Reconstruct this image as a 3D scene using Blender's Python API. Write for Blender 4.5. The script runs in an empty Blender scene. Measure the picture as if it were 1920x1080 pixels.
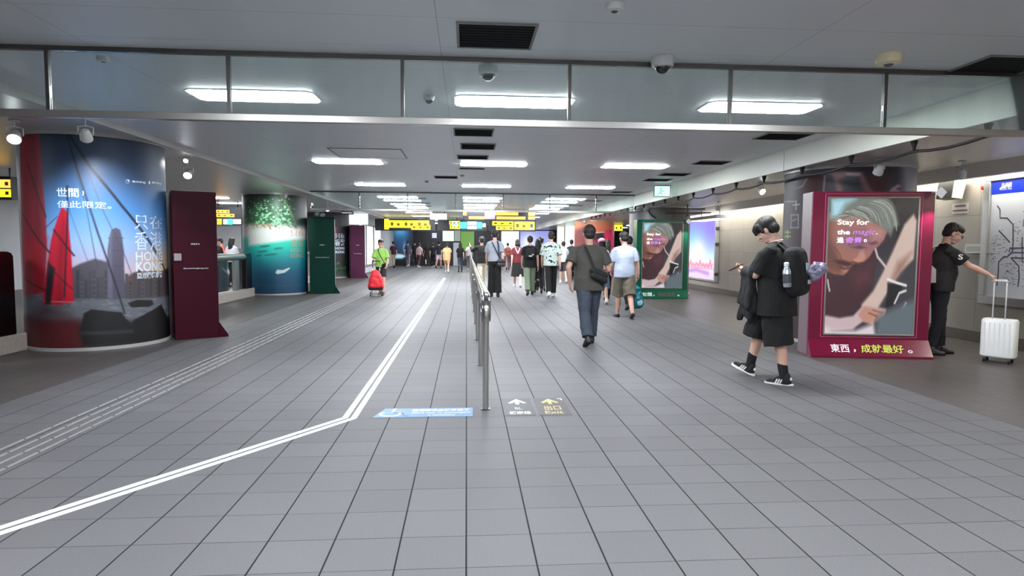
import bpy, math, random
import numpy as np
from mathutils import Vector, Matrix, noise

scene = bpy.context.scene
COL = scene.collection
random.seed(7)
rng = np.random.default_rng(5)

# ------------------------------------------------------------------ camera, world, exposure
EYE = 1.45
FOCAL = 1165.0
YAW, PITCH, ROLL = 0.0731, 0.0671, 0.0063


def axes():
    cy, sy, cp, sp = math.cos(YAW), math.sin(YAW), math.cos(PITCH), math.sin(PITCH)
    f = np.array([sy * cp, cy * cp, -sp])
    r = np.array([cy, -sy, 0.0])
    u = np.cross(r, f)
    cr, sr = math.cos(ROLL), math.sin(ROLL)
    return cr * r + sr * u, -sr * r + cr * u, f


AX = axes()
cam_data = bpy.data.cameras.new('camera')
cam_data.sensor_width = 36.0
cam_data.lens = FOCAL / 1920.0 * 36.0
cam_data.clip_start = 0.05
cam_data.clip_end = 300
cam = bpy.data.objects.new('camera', cam_data)
COL.objects.link(cam)
_r, _u, _f = AX
cam.matrix_world = Matrix(((_r[0], _u[0], -_f[0], 0), (_r[1], _u[1], -_f[1], 0), (_r[2], _u[2], -_f[2], EYE), (0, 0, 0, 1)))
scene.camera = cam

world = bpy.data.worlds.new('world')
scene.world = world
world.use_nodes = True
world.node_tree.nodes['Background'].inputs[0].default_value = (0.80, 0.84, 0.9, 1)
world.node_tree.nodes['Background'].inputs[1].default_value = 0.18

scene.view_settings.view_transform = 'Standard'
scene.view_settings.look = 'None'
scene.view_settings.gamma = 1.0
scene.view_settings.use_curve_mapping = False
scene.view_settings.exposure = 0.0
scene.cycles.use_denoising = True
scene.cycles.max_bounces = 8
scene.cycles.diffuse_bounces = 4
scene.cycles.glossy_bounces = 4
scene.cycles.transparent_max_bounces = 24
scene.cycles.sample_clamp_indirect = 6.0

LAMP = 68.0     # strength of the ceiling light diffusers

# ------------------------------------------------------------------ where a sight line meets a surface of the place


def ray(x, y):
    return AX[0] * (x - 960) / FOCAL + AX[1] * (540 - y) / FOCAL + AX[2]


def on_z(x, y, z=0.0):
    d = ray(x, y)
    return np.array([0, 0, EYE]) + d * (z - EYE) / d[2]


def on_y(x, y, Y):
    d = ray(x, y)
    return np.array([0, 0, EYE]) + d * Y / d[1]


def on_x(x, y, X):
    d = ray(x, y)
    return np.array([0, 0, EYE]) + d * X / d[0]


def on_column(x, y, cx, cy, r):
    d = ray(x, y)
    a = d[0] ** 2 + d[1] ** 2
    b = -2 * (d[0] * cx + d[1] * cy)
    c = cx * cx + cy * cy - r * r
    disc = max(b * b - 4 * a * c, 0.0)
    t = (-b - math.sqrt(disc)) / (2 * a)
    p = d * t
    return math.atan2(p[1] - cy, p[0] - cx), EYE + p[2]


# ------------------------------------------------------------------ colours and materials
def lin(c):
    if isinstance(c, str):
        c = tuple(int(c[i:i + 2], 16) for i in (0, 2, 4))
    return tuple(((v / 255) / 12.92 if v / 255 <= 0.04045 else ((v / 255 + 0.055) / 1.055) ** 2.4) for v in c)


class Nodes:
    def __init__(self, name):
        self.m = bpy.data.materials.new(name)
        self.m.use_nodes = True
        self.t = self.m.node_tree
        self.b = self.t.nodes['Principled BSDF']
        self.out = self.t.nodes['Material Output']

    def n(self, kind, **kw):
        x = self.t.nodes.new(kind)
        for k, v in kw.items():
            setattr(x, k, v)
        return x

    def link(self, a, b):
        self.t.links.new(a, b)

    def put(self, sock, v):
        if hasattr(v, 'links') or isinstance(v, bpy.types.NodeSocket):
            self.link(v, sock)
        else:
            sock.default_value = v

    def math(self, op, a, b=0.0, c=None):
        x = self.n('ShaderNodeMath', operation=op)
        self.put(x.inputs[0], a)
        self.put(x.inputs[1], b)
        if c is not None:
            self.put(x.inputs[2], c)
        return x.outputs[0]

    def mix(self, f, a, b):
        x = self.n('ShaderNodeMix', data_type='RGBA')
        self.put(x.inputs[0], f)
        for i, v in ((6, a), (7, b)):
            if isinstance(v, tuple) and len(v) == 3:
                v = v + (1,)
            self.put(x.inputs[i], v)
        return x.outputs[2]

    def noise(self, scale, detail=3.0, vec=None, stretch=None):
        x = self.n('ShaderNodeTexNoise')
        x.inputs['Scale'].default_value = scale
        x.inputs['Detail'].default_value = detail
        if vec is None:
            vec = self.n('ShaderNodeTexCoord').outputs['Object']
        if stretch:
            mp = self.n('ShaderNodeMapping')
            mp.inputs['Scale'].default_value = stretch
            self.link(vec, mp.inputs[0])
            vec = mp.outputs[0]
        self.link(vec, x.inputs['Vector'])
        return x.outputs['Fac']

    def bump(self, h, strength=0.2, dist=0.01):
        x = self.n('ShaderNodeBump')
        x.inputs['Strength'].default_value = strength
        x.inputs['Distance'].default_value = dist
        self.link(h, x.inputs['Height'])
        self.link(x.outputs[0], self.b.inputs['Normal'])


_mats = {}


def mat(name, color, rough=0.5, metal=0.0, emit=0.0, vary=0.0, scale=30.0, bump=0.0, bdist=0.004, coat=0.0, stretch=None):
    if name in _mats:
        return _mats[name]
    N = Nodes(name)
    c = lin(color)
    N.b.inputs['Base Color'].default_value = c + (1,)
    N.b.inputs['Roughness'].default_value = rough
    N.b.inputs['Metallic'].default_value = metal
    if coat:
        N.b.inputs['Coat Weight'].default_value = coat
        N.b.inputs['Coat Roughness'].default_value = 0.12
    if vary or bump:
        f = N.noise(scale, 4.0, stretch=stretch)
        if vary:
            lo = tuple(v * (1 - vary) for v in c)
            hi = tuple(min(1, v * (1 + vary) + 0.004) for v in c)
            N.link(N.mix(f, lo, hi), N.b.inputs['Base Color'])
        if bump:
            N.bump(f, bump, bdist)
    if emit:
        N.b.inputs['Emission Color'].default_value = c + (1,)
        N.b.inputs['Emission Strength'].default_value = emit
        if emit > 0.3:
            N.b.inputs['Base Color'].default_value = tuple(v * 0.3 for v in c) + (1,)
    _mats[name] = N.m
    return N.m


def paint_mat(name, emit=0.0, rough=0.4, coat=0.0):
    if name in _mats:
        return _mats[name]
    N = Nodes(name)
    a = N.n('ShaderNodeAttribute', attribute_name='paint')
    if emit:
        N.b.inputs['Base Color'].default_value = (0.02, 0.02, 0.02, 1)
        N.link(a.outputs['Color'], N.b.inputs['Emission Color'])
        N.b.inputs['Emission Strength'].default_value = emit
    else:
        N.link(a.outputs['Color'], N.b.inputs['Base Color'])
    N.b.inputs['Roughness'].default_value = rough
    if coat:
        N.b.inputs['Coat Weight'].default_value = coat
    _mats[name] = N.m
    return N.m


def glass_mat(name, tint=(0.93, 0.97, 0.96), dust=0.08, rough=0.02):
    if name in _mats:
        return _mats[name]
    N = Nodes(name)
    N.t.nodes.remove(N.b)
    tr = N.n('ShaderNodeBsdfTransparent')
    tr.inputs[0].default_value = tint + (1,)
    gl = N.n('ShaderNodeBsdfGlossy')
    gl.inputs['Roughness'].default_value = rough
    df = N.n('ShaderNodeBsdfDiffuse')
    df.inputs[0].default_value = (0.55, 0.6, 0.6, 1)
    fr = N.n('ShaderNodeFresnel')
    fr.inputs[0].default_value = 1.45
    m1 = N.n('ShaderNodeMixShader')
    N.link(fr.outputs[0], m1.inputs[0])
    N.link(tr.outputs[0], m1.inputs[1])
    N.link(gl.outputs[0], m1.inputs[2])
    m2 = N.n('ShaderNodeMixShader')
    s = N.noise(3.0, 5.0, stretch=(1.5, 1.5, 0.25))
    N.link(N.math('MULTIPLY', s, dust), m2.inputs[0])
    N.link(m1.outputs[0], m2.inputs[1])
    N.link(df.outputs[0], m2.inputs[2])
    N.link(m2.outputs[0], N.out.inputs[0])
    _mats[name] = N.m
    return N.m


steel = mat('brushed_stainless', (176, 174, 170), 0.30, 0.85, vary=0.12, scale=60, stretch=(1, 1, 30))
steel_dark = mat('aged_stainless', (98, 95, 92), 0.38, 0.9, vary=0.15, scale=8)
steel_bright = mat('polished_stainless', (190, 190, 190), 0.14, 1.0)
black = mat('black_plastic', (14, 14, 15), 0.5)
rubber = mat('dark_rubber', (24, 24, 25), 0.8)
white_plastic = mat('white_plastic', (205, 206, 205), 0.4)
void = mat('dark_void', (7, 7, 8), 0.9)


# ------------------------------------------------------------------ mesh helpers
class MB:
    """collects closed shapes, one mesh when built"""

    def __init__(self):
        self.v, self.f, self.mi = [], [], []

    def add(self, verts, faces, mi=0):
        o = len(self.v)
        self.v += [tuple(float(c) for c in p) for p in verts]
        self.f += [tuple(i + o for i in f) for f in faces]
        self.mi += [mi] * len(faces)
        return self

    def box(self, x0, y0, z0, x1, y1, z1, mi=0):
        v = [(x0, y0, z0), (x1, y0, z0), (x1, y1, z0), (x0, y1, z0), (x0, y0, z1), (x1, y0, z1), (x1, y1, z1), (x0, y1, z1)]
        return self.add(v, [(0, 3, 2, 1), (4, 5, 6, 7), (0, 1, 5, 4), (1, 2, 6, 5), (2, 3, 7, 6), (3, 0, 4, 7)], mi)

    def prism(self, pts, axis, a, b, mi=0):
        """pts: outline in the plane across the axis; axis 0: (y,z), 1: (x,z), 2: (x,y)"""
        n = len(pts)

        def P(p, t):
            return (t, p[0], p[1]) if axis == 0 else ((p[0], t, p[1]) if axis == 1 else (p[0], p[1], t))
        v = [P(p, a) for p in pts] + [P(p, b) for p in pts]
        f = [tuple(range(n)), tuple(range(2 * n - 1, n - 1, -1))] + [(i, i + n, (i + 1) % n + n, (i + 1) % n) for i in range(n)]
        return self.add(v, f, mi)

    def tube(self, pts, radii, seg=12, mi=0, cap=True, squash=None):
        P = [np.array(p, float) for p in pts]
        n = len(P)
        if isinstance(radii, tuple) or not hasattr(radii, '__len__'):
            radii = [radii] * n
        T = []
        for i in range(n):
            t = P[min(i + 1, n - 1)] - P[max(i - 1, 0)]
            T.append(t / (np.linalg.norm(t) + 1e-9))
        ref = np.array([1.0, 0, 0]) if abs(T[0][0]) < 0.9 else np.array([0, 1.0, 0])
        v = []
        for i in range(n):
            ref = ref - T[i] * ref.dot(T[i])
            ref /= np.linalg.norm(ref) + 1e-9
            b = np.cross(T[i], ref)
            r = radii[i]
            ra, rb = (r, r) if not hasattr(r, '__len__') else r
            for k in range(seg):
                a = 2 * math.pi * k / seg
                v.append(P[i] + ref * math.cos(a) * ra + b * math.sin(a) * rb)
        f = []
        for i in range(n - 1):
            for k in range(seg):
                k2 = (k + 1) % seg
                f.append((i * seg + k, i * seg + k2, (i + 1) * seg + k2, (i + 1) * seg + k))
        if cap:
            f.append(tuple(range(seg - 1, -1, -1)))
            f.append(tuple((n - 1) * seg + k for k in range(seg)))
        return self.add(v, f, mi)

    def capsule(self, p, q, r1, r2, seg=12, mi=0, squash=1.0):
        """tapered limb piece with rounded ends"""
        p, q = np.array(p, float), np.array(q, float)
        d = q - p
        L = np.linalg.norm(d)
        d = d / (L + 1e-9)
        pts, rad = [], []
        for a in (-90, -60, -30, 0):
            pts.append(p + d * r1 * math.sin(math.radians(a)))
            rad.append(max(r1 * math.cos(math.radians(a)), 1e-4))
        for a in (0, 30, 60, 90):
            pts.append(q + d * r2 * math.sin(math.radians(a)))
            rad.append(max(r2 * math.cos(math.radians(a)), 1e-4))
        return self.tube(pts, rad, seg, mi)

    def ball(self, c, rx, ry=None, rz=None, seg=16, rings=10, mi=0, R=None):
        ry = rx if ry is None else ry
        rz = rx if rz is None else rz
        v = [(0, 0, -rz)]
        for i in range(1, rings):
            t = math.pi * i / rings
            for k in range(seg):
                a = 2 * math.pi * k / seg
                v.append((rx * math.sin(t) * math.cos(a), ry * math.sin(t) * math.sin(a), -rz * math.cos(t)))
        v.append((0, 0, rz))
        v = np.array(v)
        if R is not None:
            v = v @ np.array(R).T
        v = v + np.array(c)
        f = []
        for k in range(seg):
            f.append((0, 1 + (k + 1) % seg, 1 + k))
        for i in range(rings - 2):
            for k in range(seg):
                a, b = 1 + i * seg, 1 + (i + 1) * seg
                f.append((a + k, a + (k + 1) % seg, b + (k + 1) % seg, b + k))
        e = len(v) - 1
        b = 1 + (rings - 2) * seg
        for k in range(seg):
            f.append((b + k, b + (k + 1) % seg, e))
        return self.add(v, f, mi)

    def rings(self, rows, seg=24, mi=0, fn=None, power=2.0):
        """closed loft of horizontal ellipses: rows of (cx, cy, z, rx, ry)"""
        v = []
        for (cx, cy, z, rx, ry) in rows:
            for k in range(seg):
                a = 2 * math.pi * k / seg
                ca, sa = math.cos(a), math.sin(a)
                e = 2.0 / power
                p = (cx + rx * math.copysign(abs(ca) ** e, ca), cy + ry * math.copysign(abs(sa) ** e, sa), z)
                v.append(fn(p) if fn else p)
        n = len(rows)
        f = []
        for i in range(n - 1):
            for k in range(seg):
                k2 = (k + 1) % seg
                f.append((i * seg + k, i * seg + k2, (i + 1) * seg + k2, (i + 1) * seg + k))
        f.append(tuple(range(seg - 1, -1, -1)))
        f.append(tuple((n - 1) * seg + k for k in range(seg)))
        return self.add(v, f, mi)

    def cyl(self, cx, cy, z0, z1, r, seg=24, mi=0):
        return self.rings([(cx, cy, z0, r, r), (cx, cy, z1, r, r)], seg, mi)

    def xf(self, M):
        M = Matrix(M)
        self.v = [tuple(M @ Vector(p)) for p in self.v]
        return self

    def mesh(self, name):
        me = bpy.data.meshes.new(name)
        me.from_pydata(self.v, [], self.f)
        if any(self.mi):
            me.polygons.foreach_set('material_index', self.mi)
        me.update()
        return me

    def build(self, name, mats, parent=None, smooth=False, loc=None, bevel=0.0, bseg=2, angle=None):
        me = self.mesh(name)
        o = link(name, me, mats, parent, loc)
        if smooth:
            shade(me, angle)
        if bevel:
            b = o.modifiers.new('bevel', 'BEVEL')
            b.width = bevel
            b.segments = bseg
            b.limit_method = 'ANGLE'
            b.angle_limit = math.radians(40)
        return o


def shade(me, angle=None):
    me.polygons.foreach_set('use_smooth', [True] * len(me.polygons))
    if angle:
        try:
            me.set_sharp_from_angle(angle=math.radians(angle))
        except Exception:
            pass
    me.update()


def link(name, me, mats, parent=None, loc=None):
    o = bpy.data.objects.new(name, me)
    COL.objects.link(o)
    for m in (mats if isinstance(mats, (list, tuple)) else [mats]):
        if m is not None:
            me.materials.append(m)
    if parent is not None:
        o.parent = parent
    if loc is not None:
        o.location = loc
    return o


def tag(o, label=None, cat=None, group=None, kind=None):
    if label:
        o['label'] = label
    if cat:
        o['category'] = cat
    if group:
        o['group'] = group
    if kind:
        o['kind'] = kind
    return o


def thing(name, label, cat, loc=(0, 0, 0), rz=0.0, group=None):
    o = bpy.data.objects.new(name, None)
    COL.objects.link(o)
    o.location = loc
    o.rotation_euler = (0, 0, rz)
    o.empty_display_size = 0.1
    return tag(o, label, cat, group)


def struct(name, mb, m, **kw):
    return tag(mb.build(name, m, **kw), kind='structure')


def copy_thing(src, loc, rz=None, label=None, group=None):
    r = src.copy()
    COL.objects.link(r)
    r.location = loc
    if rz is not None:
        r.rotation_euler = (0, 0, rz)
    if label:
        r['label'] = label
    if group:
        r['group'] = group
    for ch in list(src.children):
        c = ch.copy()
        COL.objects.link(c)
        c.parent = r
        for g in list(ch.children):
            d = g.copy()
            COL.objects.link(d)
            d.parent = c
    return r


def text_geo(s, size, weight=0.0, spacing=1.0, shear=0.0):
    """flat glyph outlines as (verts, faces); origin at left end of the baseline"""
    c = bpy.data.curves.new('glyphs', 'FONT')
    c.body = s
    c.size = size
    c.offset = weight * size
    c.space_character = spacing
    c.shear = shear
    c.resolution_u = 3
    o = bpy.data.objects.new('glyphs', c)
    COL.objects.link(o)
    bpy.context.view_layer.update()
    me = bpy.data.meshes.new_from_object(o.evaluated_get(bpy.context.evaluated_depsgraph_get()))
    v = [tuple(p.co) for p in me.vertices]
    f = [tuple(p.vertices) for p in me.polygons]
    bpy.data.objects.remove(o)
    bpy.data.curves.remove(c)
    bpy.data.meshes.remove(me)
    return v, f


def text_box(s, x0, y0, x1, y1, weight=0.0, shear=0.0):
    """glyphs stretched to fill a box, in the box's own plane"""
    v, f = text_geo(s, 1.0, weight, 1.0, shear)
    a = np.array(v)
    lo, hi = a.min(0), a.max(0)
    s0 = (x1 - x0) / (hi[0] - lo[0])
    s1 = (y1 - y0) / (hi[1] - lo[1])
    return [((p[0] - lo[0]) * s0 + x0, (p[1] - lo[1]) * s1 + y0) for p in v], f


# ------------------------------------------------------------------ a painter for printed pictures and screens
class Canvas:
    def __init__(self, w, h, base=(128, 128, 128)):
        self.w, self.h = w, h
        self.a = np.zeros((h, w, 3)) + np.array(base, float)
        self.U, self.V = np.meshgrid((np.arange(w)) / (w - 1), (np.arange(h)) / (h - 1))

    def grad(self, stops):
        vs = [s[0] for s in stops]
        for c in range(3):
            self.a[..., c] = np.interp(self.V, vs, [s[1][c] for s in stops])

    def blend(self, m, c):
        m = np.clip(m, 0, 1)[..., None]
        self.a = self.a * (1 - m) + np.array(c, float) * m

    def poly(self, pts, c, soft=0.004, op=1.0):
        n = len(pts)
        X, Y = self.U, self.V
        inside = np.zeros(X.shape, bool)
        dist = np.full(X.shape, 9.0)
        for i in range(n):
            x0, y0 = pts[i]
            x1, y1 = pts[(i + 1) % n]
            cond = (y0 > Y) != (y1 > Y)
            with np.errstate(divide='ignore', invalid='ignore'):
                xi = (x1 - x0) * (Y - y0) / ((y1 - y0) if y1 != y0 else 1e-9) + x0
            inside ^= cond & (X < xi)
            dx, dy = x1 - x0, y1 - y0
            t = np.clip(((X - x0) * dx + (Y - y0) * dy) / (dx * dx + dy * dy + 1e-12), 0, 1)
            dist = np.minimum(dist, np.hypot(X - x0 - t * dx, Y - y0 - t * dy))
        sd = np.where(inside, dist, -dist)
        self.blend(op * (0.5 + sd / (2 * soft)), c)

    def line(self, pts, wd, c, soft=0.002, op=1.0):
        X, Y = self.U, self.V
        dist = np.full(X.shape, 9.0)
        for i in range(len(pts) - 1):
            x0, y0 = pts[i]
            dx, dy = pts[i + 1][0] - x0, pts[i + 1][1] - y0
            t = np.clip(((X - x0) * dx + (Y - y0) * dy) / (dx * dx + dy * dy + 1e-12), 0, 1)
            dist = np.minimum(dist, np.hypot(X - x0 - t * dx, Y - y0 - t * dy))
        self.blend(op * np.clip((wd / 2 + soft - dist) / (2 * soft), 0, 1), c)

    def blob(self, x, y, rx, ry, c, op=1.0, rot=0.0, hard=1.0):
        a = math.radians(rot)
        dx, dy = self.U - x, self.V - y
        u = (dx * math.cos(a) + dy * math.sin(a)) / rx
        v = (-dx * math.sin(a) + dy * math.cos(a)) / ry
        d = u * u + v * v
        self.blend(op * np.clip((1.15 - d) * hard, 0, 1) if hard > 1 else op * np.exp(-d * 1.2), c)

    def grain(self, amp, cell=1):
        h, w = -(-self.h // cell), -(-self.w // cell)
        g = rng.normal(0, amp, (h, w)).repeat(cell, 0).repeat(cell, 1)[:self.h, :self.w]
        self.a += g[..., None]

    def mesh(self, name, place):
        """place(u, v) -> point; grid mesh with the picture as a point colour"""
        w, h = self.w, self.h
        P = [place(u, v) for v in np.linspace(0, 1, h) for u in np.linspace(0, 1, w)]
        idx = np.arange(w * h).reshape(h, w)
        F = np.stack([idx[:-1, :-1], idx[:-1, 1:], idx[1:, 1:], idx[1:, :-1]], -1).reshape(-1, 4)
        me = bpy.data.meshes.new(name)
        me.from_pydata([tuple(p) for p in P], [], F.tolist())
        at = me.color_attributes.new('paint', 'FLOAT_COLOR', 'POINT')
        s = np.clip(self.a, 0, 255) / 255
        L = np.where(s <= 0.04045, s / 12.92, ((s + 0.055) / 1.055) ** 2.4)
        rgba = np.concatenate([L, np.ones((h, w, 1))], -1).reshape(-1)
        at.data.foreach_set('color', rgba.astype(np.float32))
        me.update()
        return me


# ------------------------------------------------------------------ the setting
CEIL = 2.98
SOFF = 2.665
LEFTZ = 2.93
XL, XR = -4.43, 4.94       # edges of the hall ceiling
WALLX = 7.96
FARY = 46.0
TILE_X, TILE_Y, TILE_Y0 = 0.3227, 0.3087, 2.7226


def floor_material():
    N = Nodes('slate_tile_floor')
    tc = N.n('ShaderNodeTexCoord').outputs['Object']
    s = N.n('ShaderNodeSeparateXYZ')
    N.link(tc, s.inputs[0])
    x, y = s.outputs[0], s.outputs[1]
    u = N.math('DIVIDE', x, TILE_X)
    v = N.math('DIVIDE', N.math('SUBTRACT', y, TILE_Y0), TILE_Y)

    def edge(t, period, width, soft):
        f = N.math('FRACT', t)
        d = N.math('MULTIPLY', N.math('MINIMUM', f, N.math('SUBTRACT', 1.0, f)), period)
        r = N.n('ShaderNodeMapRange', clamp=True)
        N.link(d, r.inputs[0])
        r.inputs[1].default_value = width
        r.inputs[2].default_value = width + soft
        r.inputs[3].default_value = 1.0
        r.inputs[4].default_value = 0.0
        return r.outputs[0]
    gl = edge(u, TILE_X, 0.0030, 0.002)
    gt = edge(v, TILE_Y, 0.0016, 0.0016)
    # the cross joints are filled unevenly: some read dark, some hardly at all
    nz = N.noise(1.3, 2.0)
    gt = N.math('MULTIPLY', gt, N.math('ADD', N.math('MULTIPLY', nz, 1.3), 0.05))
    grout = N.math('MAXIMUM', gl, gt)
    cell = N.n('ShaderNodeCombineXYZ')
    N.link(N.math('FLOOR', u), cell.inputs[0])
    N.link(N.math('FLOOR', v), cell.inputs[1])
    wn = N.n('ShaderNodeTexWhiteNoise')
    N.link(cell.outputs[0], wn.inputs['Vector'])
    fine = N.noise(90, 5.0)
    wide = N.noise(0.35, 3.0)
    base = N.mix(wn.outputs['Value'], lin((98, 98, 100)), lin((106, 106, 108)))
    base = N.mix(N.math('MULTIPLY', fine, 0.55), base, lin((82, 82, 84)))
    base = N.mix(N.math('MULTIPLY', wide, 0.30), base, lin((84, 82, 83)))
    tile = N.mix(grout, base, lin((26, 26, 28)))
    # smoother large stone flags outside the tiled walkway
    st = N.mix(N.noise(14, 5.0), lin((74, 70, 69)), lin((88, 84, 82)))
    fy = edge(N.math('DIVIDE', y, 0.92), 0.92, 0.0012, 0.002)
    fx = edge(N.math('DIVIDE', N.math('ADD', x, 0.34), 0.94), 0.94, 0.0012, 0.002)
    st = N.mix(N.math('MULTIPLY', N.math('MAXIMUM', fy, fx), 0.7), st, lin((60, 58, 57)))
    side = N.math('MAXIMUM', N.math('GREATER_THAN', x, TILE_X * 14), N.math('LESS_THAN', x, -TILE_X * 13))
    # a strip of ribbed guide tiles down the left of the walkway
    N.link(N.mix(side, tile, st), N.b.inputs['Base Color'])
    rr = N.mix(side, N.mix(fine, (0.45, 0.45, 0.45), (0.55, 0.55, 0.55)), (0.38, 0.38, 0.38))
    N.link(N.math('ADD', rr, N.math('MULTIPLY', grout, 0.2)), N.b.inputs['Roughness'])
    N.b.inputs['Specular IOR Level'].default_value = 0.09
    h = N.math('SUBTRACT', N.math('MULTIPLY', fine, 0.35), N.math('MULTIPLY', grout, 1.0))
    h = N.math('ADD', h, N.math('MULTIPLY', N.noise(28, 3.0, stretch=(1, 0.35, 1)), 0.5))
    N.bump(N.math('MULTIPLY', h, N.math('SUBTRACT', 1.0, N.math('MULTIPLY', side, 0.7))), 0.32, 0.0035)
    return N.m


def ceiling_material(name, c1, c2, px_, py_, ox=0.0, oy=0.0, rough=0.42):
    N = Nodes(name)
    tc = N.n('ShaderNodeTexCoord').outputs['Object']
    s = N.n('ShaderNodeSeparateXYZ')
    N.link(tc, s.inputs[0])

    def seam(t, o, p, w):
        f = N.math('FRACT', N.math('DIVIDE', N.math('SUBTRACT', t, o), p))
        d = N.math('MULTIPLY', N.math('MINIMUM', f, N.math('SUBTRACT', 1.0, f)), p)
        return N.math('LESS_THAN', d, w)
    g = N.math('MAXIMUM', seam(s.outputs[0], ox, px_, 0.0022), seam(s.outputs[1], oy, py_, 0.0018))
    b = N.mix(N.noise(0.8, 3.0), lin(c1), lin(c2))
    N.link(N.mix(N.math('MULTIPLY', g, 0.62), b, lin((60, 60, 62))), N.b.inputs['Base Color'])
    N.b.inputs['Roughness'].default_value = rough
    N.b.inputs['Metallic'].default_value = 0.25
    h = N.math('SUBTRACT', N.math('MULTIPLY', N.noise(1.1, 1.0), 0.6), N.math('MULTIPLY', g, 0.15))
    N.bump(h, 0.12, 0.02)
    return N.m


def wall_material():
    N = Nodes('beige_wall_panels')
    tc = N.n('ShaderNodeTexCoord').outputs['Object']
    s = N.n('ShaderNodeSeparateXYZ')
    N.link(tc, s.inputs[0])

    def seam(t, o, p, w):
        f = N.math('FRACT', N.math('DIVIDE', N.math('SUBTRACT', t, o), p))
        d = N.math('MULTIPLY', N.math('MINIMUM', f, N.math('SUBTRACT', 1.0, f)), p)
        return N.math('LESS_THAN', d, w)
    g = N.math('MAXIMUM', seam(s.outputs[1], 9.16, 0.92, 0.004), seam(s.outputs[2], 0.0, 0.66, 0.004))
    cell = N.n('ShaderNodeCombineXYZ')
    N.link(N.math('FLOOR', N.math('DIVIDE', N.math('SUBTRACT', s.outputs[1], 9.16), 0.92)), cell.inputs[0])
    N.link(N.math('FLOOR', N.math('DIVIDE', s.outputs[2], 0.66)), cell.inputs[1])
    wn = N.n('ShaderNodeTexWhiteNoise')
    N.link(cell.outputs[0], wn.inputs['Vector'])
    b = N.mix(wn.outputs['Value'], lin((150, 143, 133)), lin((164, 158, 149)))
    N.link(N.mix(N.math('MULTIPLY', g, 0.75), b, lin((104, 98, 92))), N.b.inputs['Base Color'])
    N.b.inputs['Roughness'].default_value = 0.33
    N.bump(N.math('SUBTRACT', 1.0, g), 0.2, 0.004)
    return N.m


M_floor = floor_material()
M_ceil = ceiling_material('grey_metal_ceiling', (214, 217, 220), (224, 226, 228), 2.70, 0.62, -0.205, 4.93)
M_ceil_side = ceiling_material('pale_metal_ceiling', (200, 198, 195), (210, 208, 205), 1.8, 1.25, 0.3, 0.4, 0.34)
M_wall = wall_material()
M_grey_wall = mat('light_grey_wall', (176, 178, 180), 0.5, vary=0.05, scale=2)
M_dark_wall = mat('dark_graphite_wall', (34, 33, 40), 0.35, vary=0.2, scale=3)
M_stone = mat('curb_granite', (150, 142, 135), 0.45, vary=0.22, scale=22, bump=0.1)
M_fascia = mat('cream_fascia', (226, 229, 218), 0.42, vary=0.03, scale=1.5)
M_base = mat('brown_stone_base', (92, 84, 78), 0.4, vary=0.15, scale=12)

struct('floor', MB().box(-16, -3.0, -0.12, 12.5, 52, 0.0), M_floor)
struct('ceiling', MB().box(XL, -3.0, CEIL, XR, 50, CEIL + 0.1), M_ceil)
struct('ceiling_left', MB().box(-16, -3.0, LEFTZ, XL - 0.06, 30, LEFTZ + 0.15), M_ceil_side)
struct('ceiling_right', MB().box(XR + 0.045, -3.0, SOFF, WALLX + 4.6, 50, SOFF + 0.1), M_ceil_side)
f = struct('trim_1', MB().box(XL - 0.06, -3.0, CEIL - 0.085, XL, 50, CEIL + 0.02), mat('pale_trim', (186, 186, 184), 0.4))
mb = MB()
for i in range(11):                       # fascia boards with an open joint between each
    y0 = -2.0 + i * 4.96 - 3.4
    mb.box(XR, max(y0, -3.0) + 0.008, SOFF - 0.01, XR + 0.045, y0 + 4.96 - 0.008, CEIL + 0.02)
struct('trim_2', mb, M_fascia)
struct('wall_right', MB().box(WALLX, -3.0, 0, WALLX + 0.15, 28.0, SOFF), M_wall)
struct('baseboard_right', MB().box(WALLX - 0.02, -3.0, 0, WALLX - 0.002, 28.0, 0.17), M_base, bevel=0.004)
struct('wall_right', MB().box(6.9, 38.0, 0, 7.1, FARY, SOFF), M_grey_wall)
struct('wall_left', MB().box(-14.2, -3.0, 0, -14.0, 30, LEFTZ), M_grey_wall)
struct('wall_left', MB().box(-14.2, 30.0, 0, -5.3, 30.2, LEFTZ + 0.1), mat('white_wall', (214, 216, 220), 0.5))
struct('wall_left', MB().box(-5.45, 30.2, 0, -5.3, FARY, CEIL), mat('white_wall', (214, 216, 220), 0.5))
struct('wall_end', MB().box(-7.5, FARY, 0, 13, FARY + 0.2, CEIL), M_dark_wall)
struct('wall_back', MB().box(-16, -3.2, 0, 12.5, -3.0, CEIL), M_grey_wall)
struct('wall_far_right', MB().box(12.3, 27.0, 0, 12.5, FARY, SOFF), M_grey_wall)
# dropped bulkhead with a light trough along the right wall
struct('trim_3', MB().prism([(7.18, 2.664), (7.42, 2.50), (7.50, 2.50), (7.50, 2.664)], 1, -3.0, 28.0), M_ceil_side)
# ribbed guide strips
M_glow = mat('light_diffuser', (246, 250, 255), 0.4, emit=LAMP)
M_glow_far = mat('light_diffuser', (246, 250, 255), 0.4, emit=LAMP)
M_cove = mat('trough_tube_glow', (255, 250, 238), 0.4, emit=17.0)


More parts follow.
